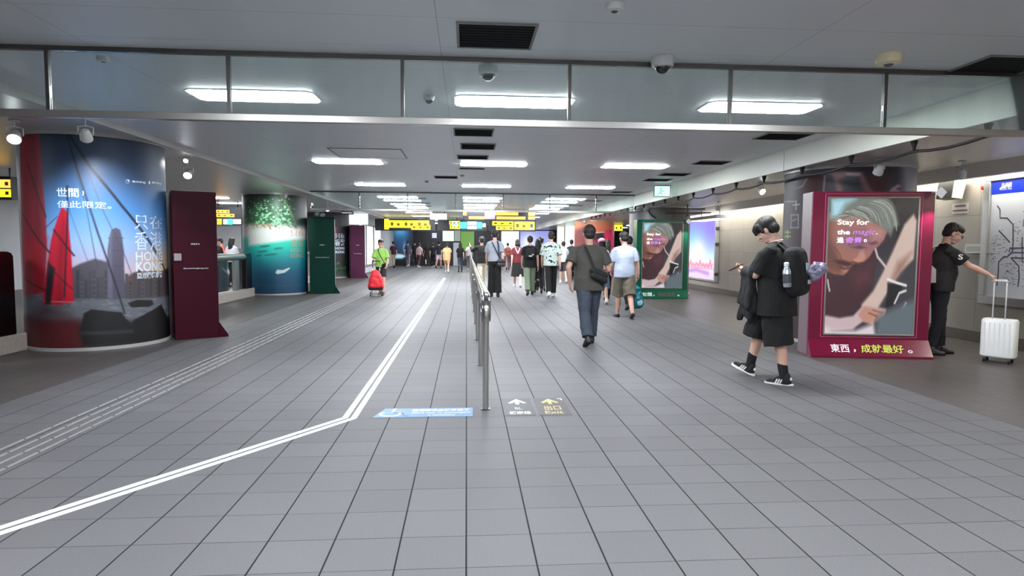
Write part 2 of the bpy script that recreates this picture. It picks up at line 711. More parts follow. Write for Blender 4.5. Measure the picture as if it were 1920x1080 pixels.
# ------------------------------------------------------------------ ceiling lights
def make_light(lx, ly):
    r = thing('ceiling_light', 'x', 'ceiling light')
    a, b = lx / 2, ly / 2
    fr = MB()
    c = 0.05
    o = [(-a - .02, -b + c), (-a + c, -b - .02), (a - c, -b - .02), (a + .02, -b + c), (a + .02, b - c), (a - c, b + .02), (-a + c, b + .02), (-a - .02, b - c)]
    fr.prism(o, 2, -0.008, 0.0)
    fr.build('frame', white_plastic, r)
    i = [(-a, -b + c), (-a + c, -b), (a - c, -b), (a, -b + c), (a, b - c), (a - c, b), (-a + c, b), (-a, b - c)]
    MB().prism(i, 2, -0.016, -0.0081).build('diffuser', M_glow, r)
    return r


light0 = make_light(1.22, 0.44)
cols = [(-2.17, 'left'), (0.50, 'middle'), (3.18, 'right')]
rowsY = [2.1, 6.68, 11.72, 16.0, 19.95, 21.4, 23.3, 25.5, 28.9, 32.5, 37.5, 42.5]
ordinal = ['overhead', 'first', 'second', 'third', 'fourth', 'fifth', 'sixth', 'seventh', 'eighth', 'ninth', 'tenth', 'eleventh', 'twelfth', 'thirteenth']
first = True
for j, Y in enumerate(rowsY):
    for X, side in cols:
        lab = f'white ceiling light panel, {side} column, {ordinal[j]} row beyond the near glass screen' if j else f'white ceiling light panel just behind the viewer, {side} column'
        if j == 0 and side != 'right':
            pass
        if first:
            o = light0
            o.location = (X, Y, CEIL)
            o['label'] = lab
            o['group'] = 'ceiling lights of the hall'
            first = False
        else:
            o = copy_thing(light0, (X, Y, CEIL), 0, lab, 'ceiling lights of the hall')
for j, (X, Y) in enumerate([(-7.4, 13.2), (-8.2, 20.5), (-8.2, 23.0), (-8.2, 25.5), (-8.4, 6.0), (-11.5, 13.0), (-11.5, 23.0)]):
    copy_thing(light0, (X, Y, LEFTZ), 0, ['ceiling light behind the sailing-boat column above the barrier', 'ceiling light left of the bay column, nearest of the stack', 'ceiling light left of the bay column, second of the stack',
               'ceiling light left of the bay column, third of the stack', 'ceiling light over the far left area beside the near column', 'ceiling light deep in the left area beyond the barrier', 'ceiling light deep in the left area near its end wall'][j], 'ceiling lights of the left area')
for j, (X, Y) in enumerate([(9.6, 31.0), (9.6, 34.5), (9.4, 38.5)]):
    copy_thing(light0, (X, Y, SOFF), 0, ['nearest', 'middle', 'farthest'][j] + ' ceiling light in the side hall right of the orange column', 'ceiling lights of the right side hall')
for X, side in cols:
    copy_thing(light0, (X, -1.4, CEIL), 0, f'unseen light panel added far behind the viewer to brighten the hall, {side} column', 'ceiling lights of the hall')  # unseen extra row, added to brighten the railing, near floor and ceiling
# the trough light along the right wall
t = thing('trough_light', 'long bright light trough running along the top of the right wall', 'light', (7.72, 12.5, 2.58))
MB().box(-0.16, -15.4, 0.02, 0.16, 15.4, 0.06).build('housing', white_plastic, t)
MB().box(-0.12, -15.3, 0.0, 0.12, 15.3, 0.019).build('tube', M_cove, t)

# ------------------------------------------------------------------ smoke screens of glass hung under the ceiling
M_pane = glass_mat('dusty_glass', (0.90, 0.955, 0.945), 0.14)


def glass_screen(Y, xs, label, x0, x1):
    r = thing('glass_smoke_screen', label, 'glass screen', (0, Y, 0))
    MB().box(x0, -0.022, 2.945, x1, 0.022, 2.9795).build('top_rail', steel_dark, r)
    MB().box(x0, -0.026, 2.432, x1, 0.026, 2.490).build('bottom_rail', steel, r, bevel=0.004)
    for x in xs:
        MB().box(x - 0.014, -0.018, 2.4905, x + 0.014, 0.018, 2.9445).build('mullion', steel_dark, r)
    e = [x0] + list(xs) + [x1]
    for a, b in zip(e[:-1], e[1:]):
        MB().box(a + 0.015, -0.005, 2.4905, b - 0.015, 0.005, 2.9445).build('glass_pane', M_pane, r)
    return r


xs1 = [-4.62 + 1.3665 * i for i in range(8)]
glass_screen(5.19, xs1[:-1], 'near glass smoke screen in a steel frame hung across the hall under the ceiling', -6.0, 4.93)
glass_screen(18.1, [-4.42 + 1.3665 * i for i in range(1, 7)], 'far glass smoke screen across the hall between the second pair of columns', -4.42, 4.93)


# ------------------------------------------------------------------ things on the ceiling
def vent(x, y, w, d, label, group='dark ceiling vents'):
    r = thing('ceiling_vent', label, 'vent', (x, y, CEIL), 0, group)
    m = MB()
    a, b = w / 2, d / 2
    for (p, q, s, u) in ((-a - .02, -b - .02, a + .02, -b), (-a - .02, b, a + .02, b + .02), (-a - .02, -b, -a, b), (a, -b, a + .02, b)):
        m.box(p, q, -0.012, s, u, 0)
    m.build('frame', mat('vent_frame', (120, 122, 124), 0.5), r)
    MB().box(-a, -b, -0.006, a, b, -0.001).build('opening', void, r)
    s = MB()
    n = 9
    for i in range(n):
        yy = -b + d * (i + 0.5) / n
        s.box(-a, yy - 0.004, -0.011, a, yy + 0.004, -0.0061)
    s.build('grille', mat('vent_grille', (9, 9, 10), 0.9), r)
    return r


V = [(0.21, 4.64, .53, .50, 'largest square black vent, in front of the near glass screen'), (4.45, 5.0, .62, .52, 'black vent cut by the right edge of the photo near the cream fascia'),
     (0.09, 8.5, .50, .50, 'black vent just past the near screen, first of the middle file'), (0.17, 9.68, .50, .50, 'second black vent of the middle file'),
     (0.10, 10.85, .50, .40, 'black vent right before the middle light of the second row'), (0.10, 12.4, .48, .22, 'thin black vent just beyond the middle light of the second row'),
     (-0.46, 14.05, .48, .42, 'black vent left of the middle file before the third light row'),
     (4.32, 8.35, .60, .45, 'black vent beside the cream fascia, first beyond the near screen'), (4.40, 11.05, .55, .42, 'black vent beside the cream fascia, second beyond the near screen'),
     (4.35, 12.9, .55, .42, 'black vent beside the cream fascia, third beyond the near screen'), (4.33, 14.0, .55, .42, 'black vent beside the cream fascia, fourth beyond the near screen'),
     (4.30, 17.2, .50, .3, 'black vent beside the cream fascia, last before the far screen'),
     (4.2, 20.6, .55, .3, 'first small vent behind the far screen on the right'), (4.0, 23.0, .55, .3, 'second small vent behind the far screen on the right'), (3.9, 25.3, .55, .3, 'third small vent behind the far screen on the right'),
     (-1.6, 20.4, .55, .3, 'first small vent seen through the far screen left of the middle lights'), (-1.6, 22.6, .55, .3, 'second small vent seen through the far screen left of the middle lights'), (-1.65, 24.3, .55, .3, 'third small vent seen through the far screen left of the middle lights')]
for a in V:
    vent(*a)
# access hatch
r = thing('ceiling_hatch', 'square access hatch in the ceiling left of the middle vents', 'hatch', (-1.62, 10.62, CEIL))
MB().box(-0.56, -0.50, -0.008, 0.56, 0.50, 0).build('door_panel', M_ceil, r, bevel=0.003)
m = MB()
for (p, q, s, u) in ((-.58, -.52, .58, -.505), (-.58, .505, .58, .52), (-.58, -.505, -.565, .505), (.565, -.505, .58, .505)):
    m.box(p, q, -0.010, s, u, 0)
m.build('frame', mat('vent_frame', (120, 122, 124), 0.5), r)


def dome(x, y, label, s=1.0, z=CEIL):
    r = thing('dome_camera', label, 'camera', (x, y, z), 0, 'dome cameras on the ceiling')
    MB().rings([(0, 0, -0.062 * s, .058 * s, .058 * s), (0, 0, -0.055 * s, .070 * s, .070 * s), (0, 0, -0.008, .074 * s, .074 * s), (0, 0, 0, .070 * s, .070 * s)], 28).build('housing', white_plastic, r, smooth=True, angle=40)
    MB().ball((0, 0, -0.060 * s), .048 * s, .048 * s, .046 * s).build('dome', mat('smoked_dome', (12, 12, 14), 0.08, coat=1.0), r, smooth=True)
    MB().tube([(.052 * s * math.cos(a), .052 * s * math.sin(a), -0.062 * s) for a in np.linspace(0, 2 * math.pi, 25)], .007 * s, 8).build('trim_ring', steel_bright, r, smooth=True)
    return r


dome(1.575, 5.03, 'white dome camera with a black eye in front of the near glass screen', 1.25)
dome(0.18, 5.42, 'white dome camera seen through the middle pane of the near screen', 1.15)
dome(-0.386, 6.5, 'small white dome camera left of the middle front light panel', 0.8)
for x, y, s, lab, c in ((0.93, 3.98, 1.0, 'white round smoke detector at the top edge of the photo', (214, 214, 212)), (-2.98, 5.45, .85, 'small white detector seen through the left pane of the near screen', (200, 200, 200)),
                        (3.33, 4.80, 1.7, 'large cream round ceiling sounder right of the dome cameras', (226, 214, 176)), (-0.1, 13.6, .8, 'tiny detector between the vents before the third light row', (150, 150, 150)),
                        (-0.95, 15.0, .8, 'tiny detector left of the middle light of the third row', (150, 150, 150))):
    r = thing('smoke_detector', lab, 'smoke detector', (x, y, CEIL))
    M = mat('detector_%d' % c[2], c, 0.45)
    MB().rings([(0, 0, -0.045 * s, .035 * s, .035 * s), (0, 0, -0.04 * s, .052 * s, .052 * s), (0, 0, -0.015 * s, .058 * s, .058 * s), (0, 0, 0, .056 * s, .056 * s)], 24).build('body', M, r, smooth=True, angle=40)
    MB().rings([(0, 0, -0.052 * s, .015 * s, .015 * s), (0, 0, -0.0452 * s, .022 * s, .022 * s)], 16).build('sensor', mat('detector_eye', (90, 90, 92), 0.5), r)

# ------------------------------------------------------------------ white floor tape, guide strips and floor signs
M_tape = mat('white_floor_tape', (206, 212, 220), 0.5, vary=0.05, scale=9)


def strip(name, a, b, off, w, z, m, label, cat, group, ja=None, jb=None):
    """a flat band beside the line a-b"""
    a, b = np.array(a), np.array(b)
    d = (b - a) / np.linalg.norm(b - a)
    n = np.array([-d[1], d[0]])
    na = n if ja is None else np.array(ja)
    nb = n if jb is None else np.array(jb)
    p = [a + na * off, b + nb * off, b + nb * (off + w), a + na * (off + w)]
    o = MB().prism([tuple(q) for q in p], 2, 0.0006, z).build(name, m)
    return tag(o, label, cat, group)


J = on_z(655, 784)[:2]
K = on_z(833, 521)[:2]
K = np.array([J[0] - 0.005, K[1]])
S = J + (on_z(0, 995)[:2] - J) * 1.25
d1 = (K - J) / np.linalg.norm(K - J)
d0 = (J - S) / np.linalg.norm(J - S)
n1, n0 = np.array([-d1[1], d1[0]]), np.array([-d0[1], d0[0]])
bis = (n1 + n0) / np.linalg.norm(n1 + n0)
bis = bis / bis.dot(n1)
for off, w, who in ((0.012, 0.05, 'left'), (-0.062, 0.05, 'right')):
    strip('floor_tape', J, K, off, w, 0.0018, M_tape, f'{who} strip of the double white line running straight down the hall', 'floor tape', 'double white floor line', ja=bis)
    strip('floor_tape', S, J, off, w, 0.0018, M_tape, f'{"upper" if who == "left" else "lower"} strip of the double white line slanting in from the bottom left', 'floor tape', 'double white floor line', jb=bis)
M_rib = mat('guide_rib', (116, 114, 113), 0.5, vary=0.1, scale=20)
for k, x in enumerate((-3.27, -3.17, -3.07, -2.97)):
    m = MB()
    y = 2.0
    while y < 45:
        m.prism([(x - 0.011, 0.0), (x - 0.007, 0.005), (x + 0.007, 0.005), (x + 0.011, 0.0)], 1, y, y + TILE_Y - 0.02)
        y += TILE_Y
    tag(m.build('guide_rib_strip', M_rib), ['outermost', 'second from outer', 'second from inner', 'innermost'][k] + ' raised line of the pale ribbed guide path left of the white tape', 'guide strip', 'raised guide path ribs')


def flat_text(name, s, x0, y0, x1, y1, m, parent, z=0.0024, weight=0.0, shear=0.0):
    v, f = text_box(s, x0, y0, x1, y1, weight, shear)
    mb = MB()
    mb.add([(p[0], p[1], z) for p in v], f)
    return mb.build(name, m, parent)


# blue wheelchair notice
r = thing('floor_sign', 'blue wheelchair priority sign stuck on the floor beside the first railing post', 'floor sign', (0, 0, 0))
M_blue = mat('blue_floor_sign', (72, 118, 160), 0.45, vary=0.08, scale=30)
M_wht = mat('sign_white', (206, 210, 214), 0.5)
MB().prism([(-0.79, 5.225), (0.052, 5.225), (0.058, 5.505), (-0.72, 5.505)], 2, 0.0005, 0.0020).build('panel', M_blue, r)
flat_text('lettering', '請禮讓乘坐輪椅旅客', -0.475, 5.40, 0.03, 5.475, M_wht, r, 0.0026, 0.02)
flat_text('lettering', '(Give way to passengers', -0.475, 5.325, 0.03, 5.375, M_wht, r, 0.0026, 0.01)
flat_text('lettering', 'in wheelchairs)', -0.33, 5.25, -0.10, 5.30, M_wht, r, 0.0026, 0.01)
m = MB()
arc = [(-0.655 + .085 * math.cos(a), 5.325 + .065 * math.sin(a), 0.0023) for a in np.linspace(math.radians(130), math.radians(395), 18)]
m.tube(arc, (0.011, 0.0007), 8)
for pts in (([-0.635, 5.475], [-0.64, 5.365]), ([-0.64, 5.37], [-0.545, 5.37]), ([-0.555, 5.37], [-0.52, 5.275]), ([-0.52, 5.28], [-0.485, 5.285])):
    m.tube([(p[0], p[1], 0.0023) for p in pts], (0.0007, 0.010) if abs(pts[0][0] - pts[1][0]) > 0.03 else (0.010, 0.0007), 8)
m.cyl(-0.63, 5.488, 0.0018, 0.0030, 0.016, 12)
m.build('wheelchair_symbol', M_wht, r)

# arrow notices
M_asph = mat('dark_floor_sign', (46, 47, 50), 0.5, vary=0.06, scale=30)
M_yel = mat('sign_yellow', (178, 154, 92), 0.5)
M_lbl = mat('sign_pale_blue', (120, 150, 172), 0.5)
for x0, x1, tone, lab, t1, t2, tm in ((0.335, 0.600, M_wht, 'dark floor sign with a white arrow right of the railing post', 'BL', '板南線', M_lbl), (0.630, 0.915, M_yel, 'dark floor sign with a yellow arrow, right of the white arrow sign', '出口', 'Exit', M_yel)):
    r = thing('floor_sign', lab, 'floor sign', (0, 0, 0))
    MB().box(x0, 5.225, 0.0005, x1, 5.825, 0.0020).build('panel', M_asph, r)
    cx = (x0 + x1) / 2
    a = [(cx, 5.795), (cx + .085, 5.655), (cx + .060, 5.635), (cx + .018, 5.69), (cx + .018, 5.60), (cx - .018, 5.60), (cx - .018, 5.69), (cx - .060, 5.635), (cx - .085, 5.655)]
    MB().prism(a, 2, 0.0021, 0.0028).build('arrow', tone, r)
    if t1 == 'BL':
        flat_text('lettering', t1, cx - .035, 5.42, cx + .03, 5.50, tm, r, 0.0026, 0.02)
        flat_text('lettering', t2, cx - .095, 5.27, cx + .095, 5.36, M_wht, r, 0.0026, 0.02)
    else:
        flat_text('lettering', t1, cx - .075, 5.39, cx + .075, 5.54, tm, r, 0.0026, 0.02)
        flat_text('lettering', t2, cx - .085, 5.27, cx + .075, 5.36, tm, r, 0.0026, 0.015)
        MB().prism([(x1 - .055, 5.80), (x1 - .012, 5.80), (x1 - .012, 5.74), (x1 - .026, 5.74), (x1 - .026, 5.782), (x1 - .055, 5.782)], 2, 0.0021, 0.0028).build('corner_mark', M_wht, r)

# ------------------------------------------------------------------ the stainless railing in the middle
r = thing('railing', 'stainless steel railing dividing the walkway, thick rounded top tube', 'railing', (0.17, 5.45, 0))
RL = 24.6
top = [(0.0, -0.03, 0.80), (0, -0.065, 0.86), (0, -0.07, 0.93), (0, -0.03, 0.99), (0, 0.05, 1.02), (0, 0.2, 1.025), (0, RL, 1.025)]
MB().tube([(0, -0.055, 0.80), (0, -0.062, 0.86), (0, -0.045, 0.945), (0, 0.0, 0.992), (0, 0.07, 1.005)] + [(0, y, 1.005) for y in (0.3, 8, 16, RL)], [(0.042, 0.042)] * 9, 20).build('top_tube', steel_bright, r, smooth=True, angle=50)
n = 13
for i in range(n):
    y = i * 2.05
    MB().tube([(0, y, 0.0), (0, y, 0.93)], 0.027, 20).build('post', steel, r, smooth=True, angle=50)
    MB().cyl(0, y, 0.0, 0.008, 0.045, 20).build('foot_plate', steel_dark, r)
    MB().tube([(0, y - 0.01, 0.70), (0, y + 0.16, 0.745)], 0.016, 10).build('bracket', steel_bright, r, smooth=True)
MB().tube([(-0.002, 0.16, 0.745), (-0.002, RL - .2, 0.745)], 0.019, 12).build('lower_tube', steel_bright, r, smooth=True)
# ------------------------------------------------------------------ big round columns with printed wraps
M_print = paint_mat('printed_wrap', rough=0.5)
M_print_tex = M_print
M_letter = mat('white_print_letters', (214, 226, 238), 0.4)
M_ring = mat('column_ring_trim', (186, 186, 184), 0.35, 0.3)


class Column:
    def __init__(self, label, cx, cy, r, top, dim, base_col, group=None, span=215.0):
        self.cx, self.cy, self.r, self.top, self.span = cx, cy, r, top, span
        self.face = math.atan2(-cy, -cx)
        self.o = thing('advertising_column', label, 'column', (cx, cy, 0), 0, group)
        self.o['kind'] = 'thing'
        MB().rings([(0, 0, 0, r, r), (0, 0, top - 0.001, r, r)], 96).build('shaft', mat('column_shaft_%d_%d' % base_col[:2], base_col, 0.35, 0.2), self.o, smooth=True, angle=40)
        for nm, z0, z1 in (('base_ring', 0.0, 0.045), ('top_ring', top - 0.045, top - 0.001)):
            m = MB()
            n = 96
            v = []
            for rr, z in ((r + .001, z0), (r + .022, z0), (r + .022, z1), (r + .001, z1)):
                v += [(rr * math.cos(2 * math.pi * k / n), rr * math.sin(2 * math.pi * k / n), z) for k in range(n)]
            f = [(a * n + k, a * n + (k + 1) % n, ((a + 1) % 4) * n + (k + 1) % n, ((a + 1) % 4) * n + k) for a in range(4) for k in range(n)]
            m.add(v, f).build(nm, M_ring, self.o, smooth=True, angle=40)
        self.c = Canvas(*dim)
        self.ov = {}

    def uv(self, x, y):
        th, z = on_column(x, y, self.cx, self.cy, self.r)
        d = math.degrees((th - self.face + math.pi) % (2 * math.pi) - math.pi)
        return d / self.span + 0.5, z / self.top

    def P(self, *pts):
        return [self.uv(*p) for p in pts]

    def place(self, u, v):
        th = self.face + math.radians((u - 0.5) * self.span)
        rr = self.r + 0.0025
        return (rr * math.cos(th), rr * math.sin(th), 0.046 + v * (self.top - 0.092))

    def finish(self):
        me = self.c.mesh('printed_wrap', self.place)
        shade(me)
        return link('printed_wrap', me, M_print, self.o)

    def text(self, s, x0, y0, x1, y1, m=None, weight=0.0):
        """lettering over the pixel box, wrapped round the shaft"""
        a, zt = self.uv(x0, y0)
        b, zb = self.uv(x1, y1)
        v, f = text_box(s, a, zb * self.top, b, zt * self.top, weight)
        rr = self.r + 0.005
        out = []
        for p in v:
            th = self.face + math.radians((p[0] - 0.5) * self.span)
            out.append((rr * math.cos(th), rr * math.sin(th), p[1]))
        return MB().add(out, f).build('lettering', m or M_letter, self.o)


# ---- nearest left column: sailing boats in a harbour
A = Column('nearest left column wrapped in a print of red sails and a harbour skyline', -5.41, 9.58, 0.895, LEFTZ, (330, 400), (150, 160, 168))
c = A.c
c.grad([(0, (30, 28, 34)), (0.14, (72, 74, 82)), (0.24, (96, 96, 106)), (0.36, (196, 176, 190)), (0.5, (140, 172, 216)), (0.66, (72, 128, 186)), (0.82, (52, 76, 108)), (1, (40, 56, 78))])
P = A.P
c.poly(P((270, 480), (330, 460), (330, 560), (270, 560)), (214, 182, 140), 0.05, 0.7)
c.poly(P((120, 512), (150, 496), (178, 486), (200, 492), (215, 510), (240, 540), (330, 528), (330, 562), (120, 562)), (74, 70, 80), 0.006)
c.poly(P((238, 520), (262, 508), (290, 515), (330, 500), (330, 562), (238, 562)), (88, 66, 60), 0.006)
for i in range(26):
    x = 128 + i * 7.6
    h = 30 + 24 * abs(math.sin(i * 2.3))
    g = 44 + 22 * abs(math.sin(i * 1.7))
    c.poly(P((x, 562 - h), (x + 5.5, 562 - h), (x + 5.5, 562), (x, 562)), (g, g, g + 8), 0.003)
    if i % 3 == 0:
        for k in range(4):
            c.line(P((x + 1, 558 - h * k / 5), (x + 5, 558 - h * k / 5)), 0.003, (126, 120, 118), 0.002, 0.6)
c.poly(P((201, 566), (202, 470), (205, 446), (209, 430), (217, 426), (225, 430), (229, 446), (232, 472), (234, 566)), (76, 72, 90), 0.003)
for y in (446, 470, 500, 530):
    c.line(P((203, y), (231, y)), 0.003, (62, 60, 76), 0.002)
c.poly(P((201, 566), (202, 470), (207, 436), (211, 430), (212, 566)), (98, 94, 114), 0.003, 0.6)
c.poly(P((40, 560), (330, 556), (330, 600), (40, 604)), (98, 102, 110), 0.006)
for i in range(90):
    x, y = random.uniform(60, 316), random.uniform(562, 598)
    c.line(P((x, y), (x + random.uniform(4, 16), y)), 0.003, (150, 154, 162) if i % 2 else (66, 68, 76), 0.002, 0.6)
c.poly(P((40, 598), (330, 598), (330, 660), (40, 660)), (24, 22, 26), 0.02)
c.poly(P((40, 592), (150, 604), (160, 660), (40, 664)), (84, 18, 26), 0.02, 0.85)
c.poly(P((58, 592), (82, 560), (130, 585), (140, 604), (60, 612)), (64, 48, 54), 0.02, 0.5)
# hulls
c.poly(P((150, 628), (158, 592), (172, 584), (205, 588), (228, 590), (236, 602), (246, 612), (252, 604), (274, 592), (302, 574), (309, 590), (316, 606), (320, 636), (250, 646), (158, 652)), (12, 12, 15), 0.004)
c.poly(P((150, 626), (250, 622), (252, 630), (152, 634)), (42, 42, 46), 0.003, 0.8)
c.poly(P((240, 572), (256, 566), (285, 566), (288, 574), (280, 579), (246, 580)), (18, 18, 22), 0.003)
# sails
c.poly(P((36, 236), (73, 236), (78, 300), (80, 339), (86, 404), (88, 459), (84, 552), (46, 556), (38, 385)), (140, 34, 50), 0.004)
c.poly(P((56, 236), (64, 236), (74, 330), (80, 450), (76, 548), (66, 552), (66, 400)), (104, 22, 36), 0.012, 0.6)
c.poly(P((38, 445), (88, 445), (84, 552), (46, 556)), (154, 14, 36), 0.02, 0.6)
c.poly(P((116, 385), (127, 396), (129, 425), (133, 465), (139, 570), (112, 575), (81, 573), (88, 505), (96, 450), (101, 430)), (186, 14, 44), 0.003)
c.poly(P((118, 392), (124, 420), (118, 575), (106, 575), (108, 470)), (130, 8, 32), 0.008, 0.6)
c.line(P((101, 430), (139, 480)), 0.006, (60, 10, 22), 0.003)
c.line(P((91, 500), (136, 545)), 0.005, (90, 10, 26), 0.003)
c.line(P((52, 300), (86, 405)), 0.006, (58, 20, 30), 0.003)
c.line(P((44, 400), (93, 474)), 0.007, (46, 14, 22), 0.003)
c.line(P((44, 520), (88, 548)), 0.006, (60, 16, 26), 0.003)
c.line(P((84, 568), (139, 570)), 0.004, (170, 130, 130), 0.002)
c.poly(P((90, 490), (104, 505), (96, 575), (84, 575)), (30, 22, 30), 0.004, 0.7)
c.line(P((126, 345), (127, 400), (121, 560)), 0.005, (28, 26, 34), 0.003)
c.line(P((127, 242), (170, 310), (230, 386), (290, 470), (320, 548)), 0.010, (18, 22, 32), 0.003)
c.line(P((124, 244), (150, 330), (185, 441), (205, 500), (234, 592)), 0.0055, (22, 26, 38), 0.003)
c.line(P((128, 262), (160, 380), (182, 500)), 0.003, (48, 60, 80), 0.002, 0.8)
c.line(P((150, 280), (196, 400), (230, 470), (262, 560)), 0.003, (50, 62, 84), 0.002, 0.8)
c.line(P((126, 380), (175, 520)), 0.002, (60, 70, 90), 0.002, 0.7)
c.line(P((107, 405), (84, 428)), 0.003, (50, 60, 78), 0.002)
c.poly(P((0, 200), (36, 200), (38, 300), (40, 400), (44, 560), (46, 600), (0, 600)), (146, 156, 162), 0.004)
c.grain(1.5)
A.finish()
A.text('世間', 106, 352, 148, 370, weight=0.012)
A.text('，', 154, 358, 158, 367, weight=0.02)
A.text('僅此限定。', 107, 376, 209, 392, weight=0.004)
A.text('只', 251, 403, 277, 430)
A.text('在', 280, 404, 303, 430)
A.text('香', 252, 434, 277, 469)
A.text('港', 280, 434, 303, 469)
A.text('HONG', 254, 472, 304, 488, weight=0.01)
A.text('KONG', 254, 491, 304, 507, weight=0.03)
A.text('亞洲國際都會', 256, 511, 304, 520, weight=0.03)
A.text('黃金時段', 247, 338, 273, 345, weight=0.02)
A.text('維港時段', 284, 340, 302, 347, weight=0.01)
A.text('◔', 235, 336, 243, 344)
A.text('●', 278, 339, 281, 346)

# ---- second left column: aerial bay
B = Column('second left column wrapped in a print of a turquoise bay below green trees', -5.70, 19.10, 0.90, LEFTZ, (240, 300), (120, 128, 126))
c = B.c
P = B.P
c.grad([(0, (16, 62, 92)), (0.2, (20, 84, 112)), (0.4, (8, 140, 142)), (0.52, (24, 168, 150)), (0.60, (196, 186, 186)), (0.68, (186, 168, 172)), (0.72, (48, 78, 54)), (0.86, (38, 52, 44)), (1, (34, 38, 38))])
c.poly(P((466, 432), (500, 428), (545, 426), (580, 428), (580, 446), (540, 450), (505, 456), (466, 462)), (204, 190, 194), 0.02)
for i in range(800):
    x, y = random.uniform(452, 578), random.gauss(398, 20)
    if y > 432 - 6 * abs(math.sin(x * .1)):
        continue
    g = random.choice([(36, 66, 42), (64, 120, 76), (24, 38, 30), (110, 170, 118), (44, 88, 58)])
    u, v = B.uv(x, y)
    c.blob(u, v, random.uniform(.004, .011), random.uniform(.003, .007), g, 0.9, random.uniform(0, 180), 3)
for i in range(60):
    x, y = random.uniform(480, 545), random.uniform(385, 425)
    u, v = B.uv(x, y)
    c.blob(u, v, .014, .008, (150, 196, 160), 0.7, random.uniform(0, 180), 2)  # pale mint blobs paint in the green spotlight's glow on the trees
c.line(P((522, 358), (540, 385), (551, 410), (556, 426)), 0.012, (116, 110, 92), 0.004)
c.poly(P((545, 356), (580, 356), (580, 425), (552, 425)), (42, 48, 48), 0.03, 0.75)
for x, y, a in ((496, 462, .05), (522, 466, .04), (492, 472, .05), (508, 478, .06), (486, 480, .03)):
    u, v = B.uv(x, y)
    c.blob(u, v, a, .012, (14, 92, 84), 0.8, 8, 2)
c.poly(P((516, 513), (520, 507), (530, 508), (542, 503), (544, 505), (534, 513), (520, 516)), (206, 218, 222), 0.004)
c.line(P((470, 536), (580, 536)), 0.004, (40, 104, 130), 0.003, 0.7)
c.grain(2.0)
B.finish()
M_orange = mat('orange_print', (182, 118, 96), 0.5)
B.text('只在', 544, 430, 569, 443, M_orange)
B.text('香港', 544, 449, 569, 462, M_orange)
B.text('HONG', 545, 466, 568, 473, M_orange)
B.text('KONG', 545, 476, 568, 483, M_orange)
B.text('世間，僅此限定。', 474, 419, 512, 426, M_orange)

# ---- third left column
D = Column('third left column, dark, with white Chinese and English lettering', -6.20, 28.6, 0.90, LEFTZ, (120, 160), (60, 60, 66))
c = D.c
P = D.P
c.grad([(0, (90, 88, 86)), (0.1, (38, 48, 36)), (0.3, (40, 46, 44)), (0.55, (50, 48, 58)), (1, (44, 42, 48))])
c.poly(P((624, 425), (631, 425), (630, 446), (624, 446)), (196, 50, 70), 0.01)
c.poly(P((632, 398), (640, 392), (640, 516), (632, 516)), (46, 44, 52), 0.02)
for i in range(60):
    u, v = D.uv(random.uniform(626, 650), random.uniform(492, 514))
    c.blob(u, v, .02, .012, random.choice([(40, 92, 48), (70, 120, 74), (28, 40, 30)]), .9, random.uniform(0, 180), 2)
for x, y in ((594, 399), (605, 401)):
    u, v = D.uv(x, y)
    c.blob(u, v, .035, .03, (150, 176, 186), .9, 20, 2)
D.finish()
D.text('只在', 628, 437, 646, 447, weight=.02)
D.text('香港', 628, 448, 646, 461, weight=.02)
D.text('HONG', 629, 463, 646, 468, weight=.03)
D.text('KONG', 629, 470, 646, 475, weight=.04)

# ---- right columns
E_ = Column('nearest right column behind the maroon screen, dark maroon print with dim figures', 5.99, 9.47, 0.915, SOFF, (240, 220), (96, 92, 98))
c = E_.c
P = E_.P
c.grad([(0, (58, 46, 50)), (0.4, (64, 50, 58)), (0.75, (58, 48, 56)), (1, (52, 48, 54))])
c.poly(P((1505, 330), (1545, 320), (1545, 356), (1500, 360)), (66, 28, 34), 0.02)
c.line(P((1547, 325), (1544, 358)), 0.006, (150, 140, 146), 0.003)
c.line(P((1513, 330), (1505, 345), (1494, 348)), 0.006, (140, 130, 134), 0.003)
c.poly(P((1560, 320), (1580, 315), (1618, 318), (1625, 335), (1640, 356), (1630, 358), (1600, 340), (1590, 324), (1574, 330), (1580, 356), (1570, 356)), (122, 84, 88), 0.008)
c.poly(P((1586, 326), (1612, 326), (1618, 356), (1582, 356)), (36, 36, 46), 0.01)
c.poly(P((1584, 318), (1614, 318), (1612, 324), (1588, 323)), (174, 158, 162), 0.006)
c.poly(P((1630, 325), (1665, 335), (1655, 356), (1640, 356)), (74, 30, 40), 0.02)
c.poly(P((1672, 348), (1684, 340), (1690, 344), (1680, 350), (1692, 356), (1666, 356)), (178, 150, 152), 0.005)
c.poly(P((1690, 300), (1722, 300), (1722, 380), (1694, 380)), (150, 148, 152), 0.03)
c.line(P((1466, 375), (1490, 374)), 0.006, (150, 150, 156), 0.003)
c.line(P((1493, 372), (1493, 390)), 0.006, (168, 168, 172), 0.002)
c.line(P((1487, 381), (1499, 380)), 0.006, (168, 168, 172), 0.002)
for x0, y0, x1, y1 in ((1484, 400, 1497, 400), (1484, 400, 1483, 425), (1483, 425, 1497, 425), (1497, 400, 1497, 425), (1486, 412, 1494, 408)):
    c.line(P((x0, y0), (x1, y1)), 0.005, (150, 148, 152), 0.003)
for x0, y0, x1, y1 in ((1472, 434, 1482, 434), (1472, 442, 1482, 442), (1477, 430, 1477, 446)):
    c.line(P((x0, y0), (x1, y1)), 0.008, (120, 160, 60), 0.003)
c.grain(1.5)
E_.finish()

